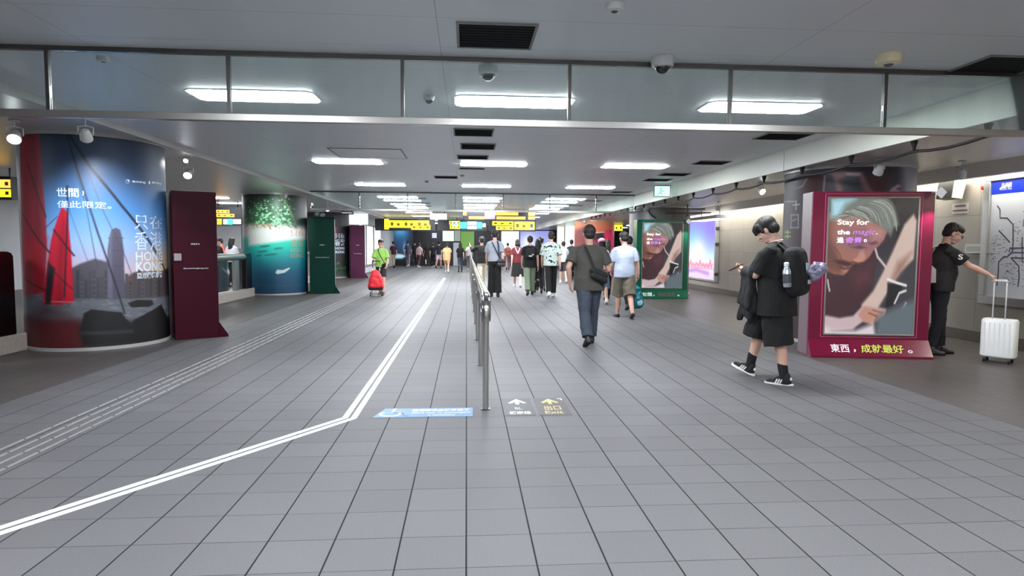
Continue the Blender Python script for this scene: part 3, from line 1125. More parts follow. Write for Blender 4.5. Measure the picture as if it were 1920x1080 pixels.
F_ = Column('second right column behind the green screen, brushed grey metal with a vertical seam', 5.95, 18.95, 0.915, SOFF, (60, 60), (112, 110, 110))
c = F_.c
c.grad([(0, (104, 102, 102)), (1, (112, 110, 110))])
c.line([(0.62, 0), (0.62, 1)], 0.012, (70, 70, 72), 0.006)
c.line([(0.30, 0), (0.30, 1)], 0.10, (60, 60, 64), 0.05)
F_.finish()
MB().tube([(-0.55, -0.80, 2.62), (-0.60, -0.86, 2.50), (-0.52, -0.90, 2.38), (-0.40, -0.92, 2.30)], 0.02, 8).build('cable', black, F_.o, smooth=True)

G_ = Column('third right column wrapped in an orange and magenta print', 5.99, 29.0, 0.93, SOFF, (120, 160), (190, 130, 120))
c = G_.c
P = G_.P
c.grad([(0, (160, 30, 80)), (0.55, (150, 40, 84)), (0.68, (120, 44, 60)), (0.8, (214, 110, 84)), (1, (226, 150, 110))])
c.poly(P((1078, 430), (1102, 425), (1100, 470), (1078, 475)), (122, 56, 52), 0.04)
c.poly(P((1104, 436), (1132, 434), (1134, 448), (1104, 450)), (44, 28, 38), 0.02)
c.line(P((1106, 436), (1134, 434)), 0.02, (230, 220, 226), 0.01)
c.poly(P((1134, 432), (1150, 428), (1150, 500), (1132, 500)), (226, 36, 104), 0.02)
G_.finish()


# ------------------------------------------------------------------ freestanding advertising screens
def paint_man(c):
    """an elderly grey haired man bent over his hands, seen close up"""
    def q(*pts):
        return [((x / 3.18 + 1540 - 1564) / 160.0, (622 - (y / 3.18 + 350)) / 250.0) for x, y in pts]
    c.a[:] = np.array((44, 40, 44), float)
    c.poly(q((420, 40), (620, 40), (620, 340), (470, 340)), (34, 32, 36), 0.02)
    c.poly(q((300, 480), (620, 250), (620, 900), (300, 900)), (58, 56, 62), 0.06)
    # face
    c.poly(q((60, 160), (130, 140), (300, 150), (424, 235), (402, 300), (372, 345), (340, 372), (322, 412), (290, 440), (268, 452), (240, 446), (214, 470), (196, 504), (170, 522), (120, 516), (60, 480)), (158, 106, 88), 0.008)
    c.poly(q((60, 300), (110, 330), (150, 420), (190, 500), (150, 524), (60, 500)), (112, 72, 62), 0.03, 0.8)
    c.poly(q((300, 230), (400, 240), (390, 310), (330, 330)), (186, 136, 116), 0.03, 0.8)
    c.blob(.22, .47, .05, .03, (190, 138, 120), .7)
    c.poly(q((208, 355), (262, 342), (300, 356), (262, 366)), (74, 46, 42), 0.008, 0.8)
    c.poly(q((310, 330), (352, 318), (366, 330), (330, 342)), (74, 46, 42), 0.008, 0.8)
    c.line(q((196, 342), (240, 326), (282, 332)), 0.010, (96, 66, 58), 0.008)
    c.poly(q((262, 372), (286, 372), (300, 414), (282, 446), (256, 450), (222, 440), (232, 420), (250, 408)), (190, 136, 118), 0.010, 0.8)
    c.line(q((222, 440), (256, 450), (282, 444)), 0.012, (92, 52, 46), 0.006)
    c.poly(q((112, 430), (160, 428), (218, 444), (232, 456), (196, 470), (140, 456)), (62, 40, 40), 0.010, 0.9)
    c.line(q((150, 472), (180, 482), (206, 478)), 0.012, (86, 40, 40), 0.006)
    c.line(q((120, 360), (150, 400), (160, 430)), 0.008, (104, 66, 56), 0.010, .8)
    # hair, swept back
    c.poly(q((84, 72), (130, 60), (400, 62), (440, 100), (462, 160), (480, 222), (450, 244), (436, 290), (418, 270), (390, 246), (352, 220), (300, 196), (244, 176), (180, 160), (130, 168), (104, 196), (84, 214)), (112, 118, 112), 0.018)
    c.poly(q((84, 72), (150, 62), (230, 70), (170, 110), (130, 190), (90, 190)), (168, 214, 226), 0.03, .85)
    R_ = random.Random(3)
    for i in range(150):
        t = R_.random()
        s_ = R_.random()
        p0 = (90 + 260 * t, 180 - 112 * t + 10 * s_)
        p2 = (150 + 320 * min(1, t + .16 * s_), 160 + 60 * t + 60 * s_ * t + 12 * s_)
        p1 = ((p0[0] + p2[0]) / 2 + 10 + 46 * t, min(p0[1], p2[1]) - 6 + 60 * (1 - t) * s_)
        pts_ = [((1 - k) ** 2 * p0[0] + 2 * k * (1 - k) * p1[0] + k * k * p2[0], (1 - k) ** 2 * p0[1] + 2 * k * (1 - k) * p1[1] + k * k * p2[1]) for k in np.linspace(.05, .95, 7)]
        col = ((214, 222, 218), (60, 66, 62), (150, 160, 150), (96, 102, 94))[i % 4]
        c.line(q(*pts_), 0.003, col, 0.004, .55)
    c.blob(.36, .70, .26, .10, (120, 84, 150), .45)
    c.poly(q((60, 190), (100, 200), (100, 330), (130, 440), (60, 470)), (96, 62, 56), 0.04, .6)
    # shirt
    c.poly(q((50, 500), (120, 516), (176, 524), (214, 480), (300, 440), (352, 366), (362, 440), (350, 560), (330, 650), (290, 690), (220, 750), (50, 780)), (62, 36, 44), 0.010)
    c.poly(q((210, 500), (340, 430), (340, 560), (250, 620)), (84, 46, 54), 0.04, .7)
    c.line(q((84, 548), (92, 590), (98, 612)), 0.014, (214, 214, 216), 0.006)
    c.line(q((352, 366), (366, 410), (400, 450), (440, 500)), 0.018, (226, 196, 204), 0.008)
    # forearm and hands
    c.poly(q((560, 160), (580, 200), (572, 420), (500, 500), (420, 640), (372, 730), (300, 760), (286, 690), (350, 610), (400, 500), (450, 380), (510, 220)), (202, 178, 168), 0.014)
    c.poly(q((560, 380), (520, 480), (470, 560), (440, 560), (480, 440)), (140, 100, 88), 0.03, .7)
    c.poly(q((430, 560), (520, 570), (480, 690), (420, 720), (430, 640)), (26, 24, 28), 0.012)
    c.line(q((430, 540), (480, 560), (536, 576)), 0.020, (222, 222, 226), 0.006)
    c.line(q((536, 606), (500, 620), (476, 680)), 0.018, (210, 212, 218), 0.006)
    c.line(q((540, 680), (510, 740), (500, 770)), 0.020, (196, 204, 212), 0.008)
    c.poly(q((50, 752), (160, 772), (240, 758), (300, 690), (340, 700), (430, 716), (420, 760), (350, 800), (300, 790), (240, 840), (120, 850), (50, 850)), (196, 172, 176), 0.012)
    c.poly(q((300, 700), (420, 720), (410, 752), (352, 806), (296, 790), (268, 750)), (186, 136, 120), 0.012)
    c.line(q((330, 740), (380, 760), (360, 800)), 0.012, (128, 82, 70), 0.006)
    c.line(q((350, 722), (410, 738)), 0.010, (138, 92, 80), 0.006)
    c.poly(q((50, 800), (120, 842), (260, 840), (360, 800), (380, 880), (50, 880)), (212, 200, 208), 0.02, .9)
    c.poly(q((380, 760), (440, 720), (620, 640), (620, 900), (370, 900)), (92, 104, 112), 0.03, .9)
    c.grain(2.0)


def kiosk(label, org, ang, w, d, h, color, dark, mode, group, foot_text, screen_e, back=False, show_screen=True):
    """ad screen: local x along the front, +y to the back"""
    r = thing('advertising_screen', label, 'advertising screen', (org[0], org[1], 0), ang, group)
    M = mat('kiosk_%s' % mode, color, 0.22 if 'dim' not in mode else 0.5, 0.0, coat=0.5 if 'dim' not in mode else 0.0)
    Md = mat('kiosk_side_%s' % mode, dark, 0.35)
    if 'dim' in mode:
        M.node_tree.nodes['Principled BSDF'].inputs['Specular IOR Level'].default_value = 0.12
    MB().box(0, 0.0, 0.0, w, d, h).build('body', M, r, bevel=0.006)
    MB().prism([(-0.13, 0.0), (-0.13, 0.035), (-0.004, 0.235), (-0.004, 0.0)], 0, 0, w).build('foot', M, r)
    if mode == 'maroon':
        MB().box(-0.003, 0.02, 0.02, -0.0005, d - 0.01, h - 0.01).build('side_panel', Md, r)
    # bright edging of the front
    ed = MB()
    a, b, z0, z1 = 0.16, w - 0.16, 0.265, h - 0.035
    for (p, q, s, t) in ((a, z0, b, z0 + .006), (a, z1, b, z1 + .006), (a, z0, a + .006, z1), (b, z0, b + .006, z1)):
        ed.box(p, -0.006, q, s, -0.0004, t)
    ed.build('edging', mat('kiosk_edge_%s' % mode, tuple(min(255, int(v * 1.5 + 60)) for v in color), 0.3), r)
    x0, x1, y0, y1 = w * .5 - .565, w * .5 + .565, .31, h - .09
    fr = MB()
    for (p, q, s, t) in ((x0 - .02, y0 - .02, x1 + .02, y0), (x0 - .02, y1, x1 + .02, y1 + .02), (x0 - .02, y0, x0, y1), (x1, y0, x1 + .02, y1)):
        fr.box(p, -0.016, q, s, -0.0005, t)
    fr.build('screen_frame', steel, r, bevel=0.003)
    cv = Canvas(170, 270)
    if show_screen:
        paint_man(cv)
    else:
        cv = Canvas(12, 20, (120, 130, 150))
        cv.grad([(0, (60, 60, 80)), (1, (150, 170, 200))])
    me = cv.mesh('screen', lambda u, v: (x0 + (x1 - x0) * u, -0.007, y0 + (y1 - y0) * v))
    link('screen', me, paint_mat('lit_screen_%s' % mode, emit=screen_e, rough=0.15), r)

    def put(s, u0, v0, u1, v1, m, weight=0.0, shear=0.0, name='caption'):
        v, f = text_box(s, x0 + (x1 - x0) * u0, y0 + (y1 - y0) * v0, x0 + (x1 - x0) * u1, y0 + (y1 - y0) * v1, weight, shear)
        return MB().add([(p[0], -0.0095, p[1]) for p in v], f).build(name, m, r)
    if show_screen:
        W = mat('screen_white', (250, 252, 255), .4, emit=1.3)
        V_ = mat('screen_violet', (196, 128, 232), .4, emit=1.1)
        put('Stay for', .10, .795, .455, .845, W, .02)
        put('the', .10, .735, .245, .770, W, .03)
        put('magic', .275, .725, .535, .772, V_, .0, .3)
        put('.', .540, .737, .555, .745, W, .03)
        put('過', .10, .672, .180, .716, W, .03)
        put('奇景', .200, .672, .385, .716, V_, .02)
        put('。', .405, .680, .440, .702, W, .02)
    if foot_text:
        T = Matrix.Translation((0, -0.13, 0.035)) @ Matrix.Rotation(math.atan2(0.20, 0.126), 4, 'X')
        for s, u0, u1, m in foot_text:
            v, f = text_box(s, u0, .045, u1, .165, .012)
            if s in '。，':
                v = [(p[0], .05 + (p[1] - .045) * .36) for p in v]
            MB().add([tuple(T @ Vector((p[0], p[1], 0.002))) for p in v], f).build('foot_lettering', m, r)
    return r


Wl = mat('kiosk_white_letters', (232, 232, 236), 0.5)
Gl = mat('kiosk_lime_letters', (196, 214, 84), 0.5)
Rl = mat('kiosk_dark_red_letters', (84, 40, 44), 0.5)
k0 = np.array([4.58, 7.99])
k1 = np.array([6.12, 7.76])
ang = math.atan2(k1[1] - k0[1], k1[0] - k0[0])
kiosk('maroon advertising screen showing a grey haired man, nearest on the right', k0, ang, 1.55, 0.34, 2.20, (104, 12, 48), (112, 94, 102), 'maroon', 'freestanding advertising screens',
      [('東西', .27, .51, Wl), ('，', .56, .59, Wl), ('成就最好', .66, 1.20, Gl), ('。', 1.25, 1.31, Wl)], 1.0)
kiosk('green advertising screen showing the grey haired man, in front of the second right column', np.array([4.76, 17.18]), math.radians(-2), 1.46, 0.42, 2.22, (4, 80, 58), (24, 78, 64), 'green', 'freestanding advertising screens',
      [('世間', .17, .44, Wl), ('，', .48, .51, Wl), ('僅此限定', .60, 1.10, Rl), ('。', 1.16, 1.22, Wl)], 1.0)


def side_card(r, txt_y, w, d):
    """small lettering on the end that faces the walkway entrance"""
    for s, a, b, z0, z1 in (('掃描更多', .40, .60, txt_y + .30, txt_y + .325), ('discoverhongkong.com', .22, .78, txt_y - .07, txt_y - .045)):
        v, f = text_box(s, d * (1 - b), z0, d * (1 - a), z1, .01)
        # seen from outside the x = 0 end the depth axis runs right to left
        MB().add([(-0.004, d - p[0], p[1]) for p in v], [tuple(q) for q in f]).build('side_lettering', Wl, r)


al = math.atan2(0.87, -0.49)
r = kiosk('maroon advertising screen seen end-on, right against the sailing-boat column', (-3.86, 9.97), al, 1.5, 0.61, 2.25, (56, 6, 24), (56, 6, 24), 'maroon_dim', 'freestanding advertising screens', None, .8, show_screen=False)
side_card(r, 1.14, 1.5, .61)
MB().box(-0.05, 0.50, 1.20, -0.0005, 0.60, 1.31).build('sensor_box', mat('sensor_box', (150, 138, 142), .4), r, bevel=.006)
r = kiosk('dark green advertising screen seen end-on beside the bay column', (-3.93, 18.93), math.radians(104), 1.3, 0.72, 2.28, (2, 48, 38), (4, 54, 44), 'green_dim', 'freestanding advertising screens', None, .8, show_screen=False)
side_card(r, 1.14, 1.5, .72)
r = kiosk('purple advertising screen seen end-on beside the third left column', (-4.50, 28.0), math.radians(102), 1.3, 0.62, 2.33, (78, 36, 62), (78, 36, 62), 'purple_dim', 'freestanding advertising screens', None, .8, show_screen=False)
side_card(r, 1.14, 1.5, .62)

# ------------------------------------------------------------------ spotlights


def spotlight(loc, aim, label, watts, color=(1, 1, 1), s=1.0, lit=True, hang=0.12, blend=0.6, size=60, e=14):
    loc = Vector(loc)
    r = thing('spotlight', label, 'spotlight', loc, 0, 'spotlights around the columns')
    d = (Vector(aim) - loc).normalized()
    R = d.to_track_quat('-Z', 'Y').to_matrix().to_4x4()
    MB().cyl(0, 0, hang, hang + .012, .045 * s, 20).build('mount', white_plastic, r)
    side = Vector((0, 0, 1)).cross(d)
    side = side.normalized() if side.length > .05 else Vector((1, 0, 0))
    br = MB()
    q = side * .062 * s
    br.tube([(0, 0, hang), (0, 0, .085 * s), q + Vector((0, 0, .07 * s)), q], .006 * s, 6)
    br.tube([(0, 0, .085 * s), -q + Vector((0, 0, .07 * s)), -q], .006 * s, 6)
    br.build('bracket', white_plastic, r)
    h = MB()
    h.rings([(0, 0, -.06 * s, .056 * s, .056 * s), (0, 0, -.02 * s, .054 * s, .054 * s), (0, 0, .045 * s, .036 * s, .036 * s), (0, 0, .06 * s, .02 * s, .02 * s)], 20).xf(R)
    h.build('lamp_head', white_plastic, r, smooth=True, angle=40)
    l = MB().cyl(0, 0, -.066 * s, -.0605 * s, .048 * s, 20).xf(R)
    l.build('lens', mat('spot_lens_lit', (250, 252, 255), .3, emit=e) if lit else mat('spot_lens_dim', (210, 214, 220), .2, emit=.6), r)
    if watts:
        ld = bpy.data.lights.new('spot_beam', 'SPOT')
        ld.energy = watts
        ld.color = color
        ld.spot_size = math.radians(size)
        ld.spot_blend = blend
        ld.shadow_soft_size = .04
        lo = bpy.data.objects.new('spot_beam', ld)
        COL.objects.link(lo)
        lo.parent = r
        lo.location = d * (.085 * s)
        lo.rotation_euler = d.to_track_quat('-Z', 'Y').to_euler()
    return r


p = on_y(28, 254, 8.0)
spotlight((p[0], p[1], 2.74), (p[0] + .9, 6.0, 0.8), 'lit spotlight at the far left beside the sailing-boat column', 30, s=1.3, hang=.17)
p = on_y(161, 257, 7.7)
spotlight((p[0], p[1], 2.72), (-5.0, 9.0, 1.7), 'spotlight in front of the sailing-boat column, aimed at its print', 180, (.86, .92, 1), s=1.2, lit=False, hang=.19, size=70, blend=.9)
p = on_y(353, 316, 11.3)
spotlight((p[0], p[1], 2.68), (p[0] + .3, 9.4, 1.2), 'round lit spotlight right of the sailing-boat column, lower of two', 30, s=1.25, hang=.23)
p = on_y(349, 282, 10.5)
spotlight((p[0], p[1], 2.81), (p[0] + .3, 8.0, 1.2), 'lit spotlight right of the sailing-boat column, upper of two', 14, s=.7, hang=.11)
spotlight((-4.7, 16.6, 2.72), (-5.35, 18.2, 2.05), 'spotlight in front of the bay column, aimed at its trees', 300, (.72, 1, .86), s=1.1, hang=.19, size=62, blend=.8)
p = on_y(582, 384, 19.0)
spotlight((-4.55, 20.9, 2.62), (-4.2, 18.0, 1.6), 'small lit spotlight between the bay column and the third column', 10, s=1.0, hang=.29)
p = on_y(1649, 317, 8.1)
spotlight((p[0], p[1], 2.52), (5.6, 8.8, 1.6), 'spotlight hanging above the nearest maroon screen', 14, s=1.15, lit=False, hang=.125)
p = on_y(1426, 354, 11.3)
spotlight((p[0], p[1], 2.52), (p[0] + .5, 9.5, 1.4), 'lit spotlight left of the nearest right column', 16, s=1.1, hang=.125)
p = on_y(1803, 318, 8.2)
spotlight((p[0], p[1], 2.50), (p[0] + .6, 9.0, 1.8), 'grey spotlight near the wall left of the route map', 0, s=1.1, lit=False, hang=.145)
spotlight((5.16, 17.7, 2.55), (5.2, 18.5, 2.2), 'small lit spotlight above the green screen', 10, s=1.0, hang=.11)
spotlight((4.95, 25.9, 2.50), (5.6, 28.5, 1.8), 'lit spotlight in front of the orange column', 90, (1, .85, .8), s=1.3, hang=.15, size=70)
p = on_y(1346, 386, 16.0)
spotlight((p[0], p[1], 2.50), (p[0] + .6, 17.5, 1.4), 'black-faced spotlight above the violet wall light box', 0, s=1.1, lit=False, hang=.145)
# clip lamps on the top right corners of the two screens
for org, tgt, lab, col_, pw in (((6.06, 7.60, 2.17), (5.99, 7.80, 1.3), 'small white clip lamp on the top right corner of the maroon screen', (1, .80, .90), 40), ((6.14, 16.92, 2.17), (6.1, 17.12, 1.3), 'small white clip lamp on the top right corner of the green screen', (.85, 1, .95), 40)):
    r = thing('clip_lamp', lab, 'lamp', org)
    m = MB().box(-.055, -.012, -.055, .055, .012, .055).xf(Matrix.Rotation(math.radians(40), 4, 'Y'))
    m.build('head', mat('clip_lamp_white', (236, 236, 240), .4, emit=.5), r, bevel=.012)
    MB().tube([(0, .012, 0), (0, .16, .02)], .010, 8).build('arm', white_plastic, r)
    ld = bpy.data.lights.new('clip_beam', 'SPOT')
    ld.energy = pw
    ld.color = col_
    ld.spot_size = math.radians(75)
    ld.spot_blend = .8
    ld.shadow_soft_size = .02
    lo = bpy.data.objects.new('clip_beam', ld)
    COL.objects.link(lo)
    lo.parent = r
    lo.location = (0, 0, -.08)
    lo.rotation_euler = (Vector(tgt) - Vector(org)).to_track_quat('-Z', 'Y').to_euler()
# ------------------------------------------------------------------ stone kerbs and barriers between the left columns
M_clear = glass_mat('clear_barrier_glass', (0.95, 0.98, 0.97), 0.05)


def barrier(y0, y1, label, end_at):
    r = thing('glass_barrier', label, 'barrier', (-6.02, y0, 0), 0, 'glass barriers along the left columns')
    L = y1 - y0
    k = MB().box(-0.40, 0, 0.0, 0.07, L, 0.245)
    k.build('kerb', M_stone, r, bevel=0.02)
    top = 1.215 if end_at != 'near' else 1.34
    b0, b1 = (0.25, L - .20)
    MB().tube([(-0.04, b0, top - .09), (-0.04, b1, top - .09)], (0.10, 0.095), 20).build('top_rail', steel, r, smooth=True, angle=50)
    post = MB().prism([(b1 - .42, 0.246), (b1 + .02, 0.246), (b1 + .02, top - .06), (b1 - .02, top - .015), (b1 - .08, top), (b1 - .42, top)], 0, -0.16, 0.06)
    post.build('end_post', mat('dark_mirror_post', (70, 62, 64), 0.16, 0.95), r, bevel=0.012)
    y = b1 - 1.05
    i = 0
    while y > b0 + .2:
        MB().box(-0.09, y, 0.246, -0.01, y + .30, top - .17).build('post', steel, r, bevel=.006)
        MB().box(-0.056, y + .31, 0.27, -0.044, y + (.62 if i == 0 else 1.40), top - .185).build('glass_pane', M_clear, r)
        y -= 1.72
        i += 1
    return r


barrier(-1.0, 8.84, 'stone kerb and dark polished barrier end at the left edge of the photo', 'near')
barrier(10.75, 17.95, 'glass barrier with a thick steel top rail between the first two left columns', 'far')
barrier(20.0, 27.4, 'glass barrier hidden mostly behind the bay column', 'far')


# ------------------------------------------------------------------ hanging and wall signs
def lit(c, e=2.2):
    return mat('lit_%02x%02x%02x' % c, c, .4, emit=e)


def sign(label, x0, x1, z0, z1, Y, panels, d=0.18, hang=CEIL, cat='sign', name='hanging_sign', group=None, marks=True):
    """dark box sign; panels: (u0, u1, v0, v1, colour) in shares of its face"""
    r = thing(name, label, cat, ((x0 + x1) / 2, Y, z0), 0, group)
    w, h = x1 - x0, z1 - z0
    MB().box(-w / 2, 0, 0, w / 2, d, h).build('box', mat('sign_box_dark', (26, 26, 30), .4), r)
    for k, (u0, u1, v0, v1, c) in enumerate(panels):
        MB().box(-w / 2 + w * u0, -.006, h * v0, -w / 2 + w * u1, -.0005, h * v1).build('lit_panel', lit(c), r)
        if marks and u1 - u0 > .12 and c[2] < 120:
            m = MB()
            n = max(3, int((u1 - u0) * w * 3.2))
            for q in range(n):
                a = -w / 2 + w * (u0 + (u1 - u0) * (q + .25 + .1 * math.sin(q * 3.7)) / n)
                b = h * (v0 + (v1 - v0) * .28)
                m.box(a, -.009, b, a + w * (u1 - u0) / n * .42, -.0065, b + h * (v1 - v0) * (.34 if q % 2 else .44))
            m.build('dark_marks', mat('sign_ink', (120, 104, 20), .5), r)
    if hang:
        for x in (-w * .35, w * .35):
            MB().tube([(x, d / 2, h), (x, d / 2, hang - z0 - .001)], .018, 8).build('hanger', black, r)
    return r


YEL, CYA, WHI, ORA, PNK = (250, 226, 40), (60, 200, 226), (240, 246, 250), (255, 170, 70), (240, 120, 190)


def at34(x, y, Y=34.0):
    p = on_y(x, y, Y)
    return p[0], p[2]


def sign_px(label, x0, y0, x1, y1, Y, panels, **k):
    a, zt = at34(x0, y0, Y)
    b, zb = at34(x1, y1, Y)
    return sign(label, a, b, zb, zt, Y, panels, **k)


sign_px('wide yellow direction sign hanging above the dark far wall, left', 703, 410, 816, 433, 34, [(.155, .23, .10, .98, YEL), (.23, .90, .25, .88, YEL), (.60, .92, .10, .50, YEL)])
sign_px('bright white lit sign above the right end of the wide yellow sign', 806, 400, 838, 412, 26.8, [(.01, .99, .02, .98, WHI)])
sign_px('short yellow and blue direction sign, second from left in the far row', 820, 412, 863, 432, 34, [(.52, .98, .55, .90, YEL), (.55, .99, .14, .50, YEL), (.64, .88, .20, .84, CYA), (.78, .90, .20, .84, WHI)])
sign_px('blue and white pictogram sign, between the two yellow signs in the far row', 863, 412, 914, 433, 34, [(.0, .24, .2, .8, CYA), (.26, .60, .52, .84, WHI), (.26, .60, .16, .44, WHI), (.62, .80, .20, .80, CYA), (.82, .93, .35, .68, WHI)])
sign_px('yellow direction sign right of the middle of the far row', 916, 413, 1004, 434, 34, [(.08, .53, .52, .92, YEL), (.16, .53, .12, .46, YEL), (.55, .98, .14, .90, YEL), (.16, .22, .12, .46, WHI), (.88, .96, .2, .8, CYA)])
sign_px('orange and pink lit letter board above the right yellow sign', 868, 396, 1004, 413, 25.6, [(.08, .30, .06, .40, ORA), (.30, .44, .1, .94, PNK), (.44, .76, .56, .92, ORA), (.46, .86, .08, .42, ORA), (.90, .99, .54, .92, ORA), (.90, .99, .08, .44, ORA), (.0, .05, .5, .9, ORA)], marks=False)
sign_px('yellow and blue direction sign in the left area behind the maroon screen end', 399, 388, 453, 422, 22, [(.12, .58, .66, .84, ORA), (.12, .75, .44, .62, ORA), (.14, .30, .02, .34, YEL), (.36, .50, .04, .32, WHI), (.52, .68, .02, .34, CYA), (.70, .98, .06, .32, WHI)], hang=LEFTZ)
sign_px('yellow lit sign at the left edge of the photo beyond the barrier', -30, 330, 22, 374, 13, [(.05, .98, .50, .86, ORA), (.05, .98, .10, .44, YEL)], hang=LEFTZ)
sign_px('small yellow sign in the side hall right of the orange column', 1145, 420, 1168, 434, 33, [(.04, .96, .1, .9, YEL)], hang=SOFF)
sign_px('grey hanging sign box left of the wide yellow sign', 640, 396, 662, 402, 27.0, [(.05, .95, .3, .7, (120, 122, 126))], hang=CEIL)

# green exit sign on the fascia, a box set across it
r = thing('exit_sign', 'green and white lit exit sign fixed to the cream fascia', 'sign', (4.70, 14.8, 2.66))
MB().box(-0.20, 0, 0, 0.20, 0.05, 0.27).build('box', mat('exit_box', (70, 80, 80), .4), r)
MB().box(-0.185, -0.004, 0.015, 0.185, -0.0005, 0.255).build('lit_face', mat('exit_face', (200, 255, 238), .4, emit=1.4), r)
m = MB()
gm = mat('exit_green', (96, 214, 178), .4, emit=.9)
m.ball((-.03, -.006, .20), .022, .002, .022, 10, 6)
for pts in (((-.035, .17), (-.045, .11)), ((-.045, .11), (-.01, .08), (-.02, .04)), ((-.045, .11), (-.08, .07), (-.11, .06)), ((-.035, .16), (.01, .13), (.04, .15)), ((-.035, .16), (-.08, .14), (-.08, .11))):
    m.tube([(p[0], -.006, p[1]) for p in pts], (.010, .0012), 8)
m.build('running_figure', gm, r)

# hanging festoon cable under the fascia
r = thing('festoon_cable', 'black cable slung on black hooks under the cream fascia', 'cable', (5.03, 0, 0))
hooks = [0.6, 2.0, 3.4, 4.8, 5.75, 6.75, 7.9, 9.1, 10.3, 11.4, 12.5, 13.6, 14.6, 15.6, 16.6, 17.5, 18.4, 19.3, 20.1, 20.9, 21.7, 22.5, 23.3, 24.1, 24.9]
pts = []
for a, b in zip(hooks[:-1], hooks[1:]):
    for t in (0, .25, .5, .75):
        y = a + (b - a) * t
        pts.append((0.0, y, 2.545 - .035 * math.sin(math.pi * t)))
pts.append((0, hooks[-1], 2.545))
MB().tube(pts, .017, 8).build('cable', black, r, smooth=True)
for y in hooks:
    m = MB()
    m.rings([(0, y, 2.545, .012, .012), (0, y, 2.585, .018, .018), (0, y, 2.645, .036, .036), (0, y, 2.664, .036, .036)], 14)
    m.build('hook', rubber, r, smooth=True, angle=40)

# ------------------------------------------------------------------ right wall
r = thing('route_map', 'large railway route map in a steel frame with a blue header, on the right wall', 'map', (WALLX, 0, 0))
y0, y1, z0, z1 = 6.9, 9.0, 0.62, 2.50
fr = MB()
for (a, b, c_, d) in ((y0 - .0, z0, y1, z0 + .13), (y0, z1 - .035, y1, z1), (y0, z0 + .13, y0 + .10, z1 - .035), (y1 - .12, z0 + .13, y1, z1 - .035)):
    fr.box(-.11, a, b, -.001, c_, d)
fr.build('frame', steel, r, bevel=.008)
by0, by1, bz0, bz1 = y0 + .10, y1 - .12, z0 + .13, z1 - .035
hd = 0.20
MB().box(-.075, by0 + .001, bz0 + .001, -.06, by1 - .001, bz1 - hd).build('map_board', mat('map_board', (206, 210, 216), .25), r)
MB().box(-.075, by0 + .001, bz1 - hd + .001, -.06, by1 - .001, bz1 - .001).build('header', mat('map_header', (22, 48, 168), .3, emit=.25), r)
MB().box(-.0785, 7.1, bz1 - hd + .03, -.0755, 7.9, bz1 - .03).build('header_block', mat('map_header_bright', (16, 80, 236), .3, emit=.5), r)
HW = mat('map_white', (236, 240, 246), .4, emit=.5)


def wallpt(x, y, X=WALLX - .078):
    p = on_x(x, y, X)
    return (X, p[1], p[2])


def wall_text(s, x0, y0, x1, y1, m, X, name='lettering', weight=.01):
    a = on_x(x0, y0, X + WALLX)
    b = on_x(x1, y1, X + WALLX)
    v, f = text_box(s, a[1], b[2], b[1], a[2], weight)
    return MB().add([(X, p[0], p[1]) for p in v], f).build(name, m, r)


wall_text('路網圖', 1878, 343, 1897, 351, HW, -.0775)
wall_text('Route Map', 1878, 353, 1897, 356, HW, -.0775)
lg = MB()
for dy in (-.0, .055):
    lg.tube([(-.077, 8.74 - dy, 2.335 + dy * .3), (-.077, 8.69 - dy, 2.375 + dy * .3), (-.077, 8.66 - dy, 2.355 + dy * .3), (-.077, 8.61 - dy, 2.395 + dy * .3)], (.0012, .016), 8)
lg.build('emblem', HW, r)
ML = mat('map_lines', (84, 74, 96), .5)
MS = mat('map_small_marks', (128, 124, 140), .5)


def mpx(x, y):
    """crop coordinates of the map drawing onto the board"""
    p = on_x(1840 + x / 4.5, 320 + y / 4.5, WALLX - .077)
    return (-.077, p[1], p[2])


def route(pts, w=.010, m=ML):
    mb = MB()
    mb.tube([mpx(*p) for p in pts], (.0012, w), 8)
    # a line drawn flat on the board
    return mb.build('route_line', m, r)


for p in ([(135, 295), (158, 330), (158, 398), (218, 400), (268, 455), (268, 600), (262, 680), (225, 720)], [(225, 725), (185, 730), (145, 770), (142, 860), (132, 970)], [(232, 690), (240, 655), (345, 652), (420, 652)],
          [(225, 715), (262, 690), (345, 692), (430, 692)], [(250, 735), (345, 738), (440, 738)], [(250, 735), (315, 805), (318, 900), (308, 980)], [(345, 560), (345, 652), (345, 770), (400, 775)], [(148, 505), (210, 570), (240, 605)], [(420, 400), (470, 500), (470, 740), (540, 800)], [(430, 692), (560, 640), (640, 660)]):
    route(p)
mb = MB()
for i in range(150):
    x, y = random.choice([(random.gauss(180, 45), random.gauss(640, 60)), (random.gauss(240, 45), random.gauss(860, 50)), (random.gauss(90, 18), random.uniform(530, 780)), (random.gauss(290, 20), random.uniform(420, 980)), (random.gauss(450, 90), random.uniform(380, 960))])
    p = mpx(x, y)
    l = random.uniform(.02, .05)
    if by0 + .05 < p[1] - l and p[1] < by1 - .04 and bz0 + .03 < p[2] < bz1 - hd - .05:
        mb.box(-.0765, p[1] - l, p[2], -.0755, p[1], p[2] + .008)
tag(mb.build('station_marks', MS, r), kind='stuff')
mb = MB()
for y_, yy in ((340, 350), (410, 470)):
    p, q = mpx(352, y_), mpx(352, yy)
    mb.box(-.0765, p[1] - .06, min(p[2], q[2]), -.0755, p[1], max(p[2], q[2]))
mb.build('legend_block', MS, r)

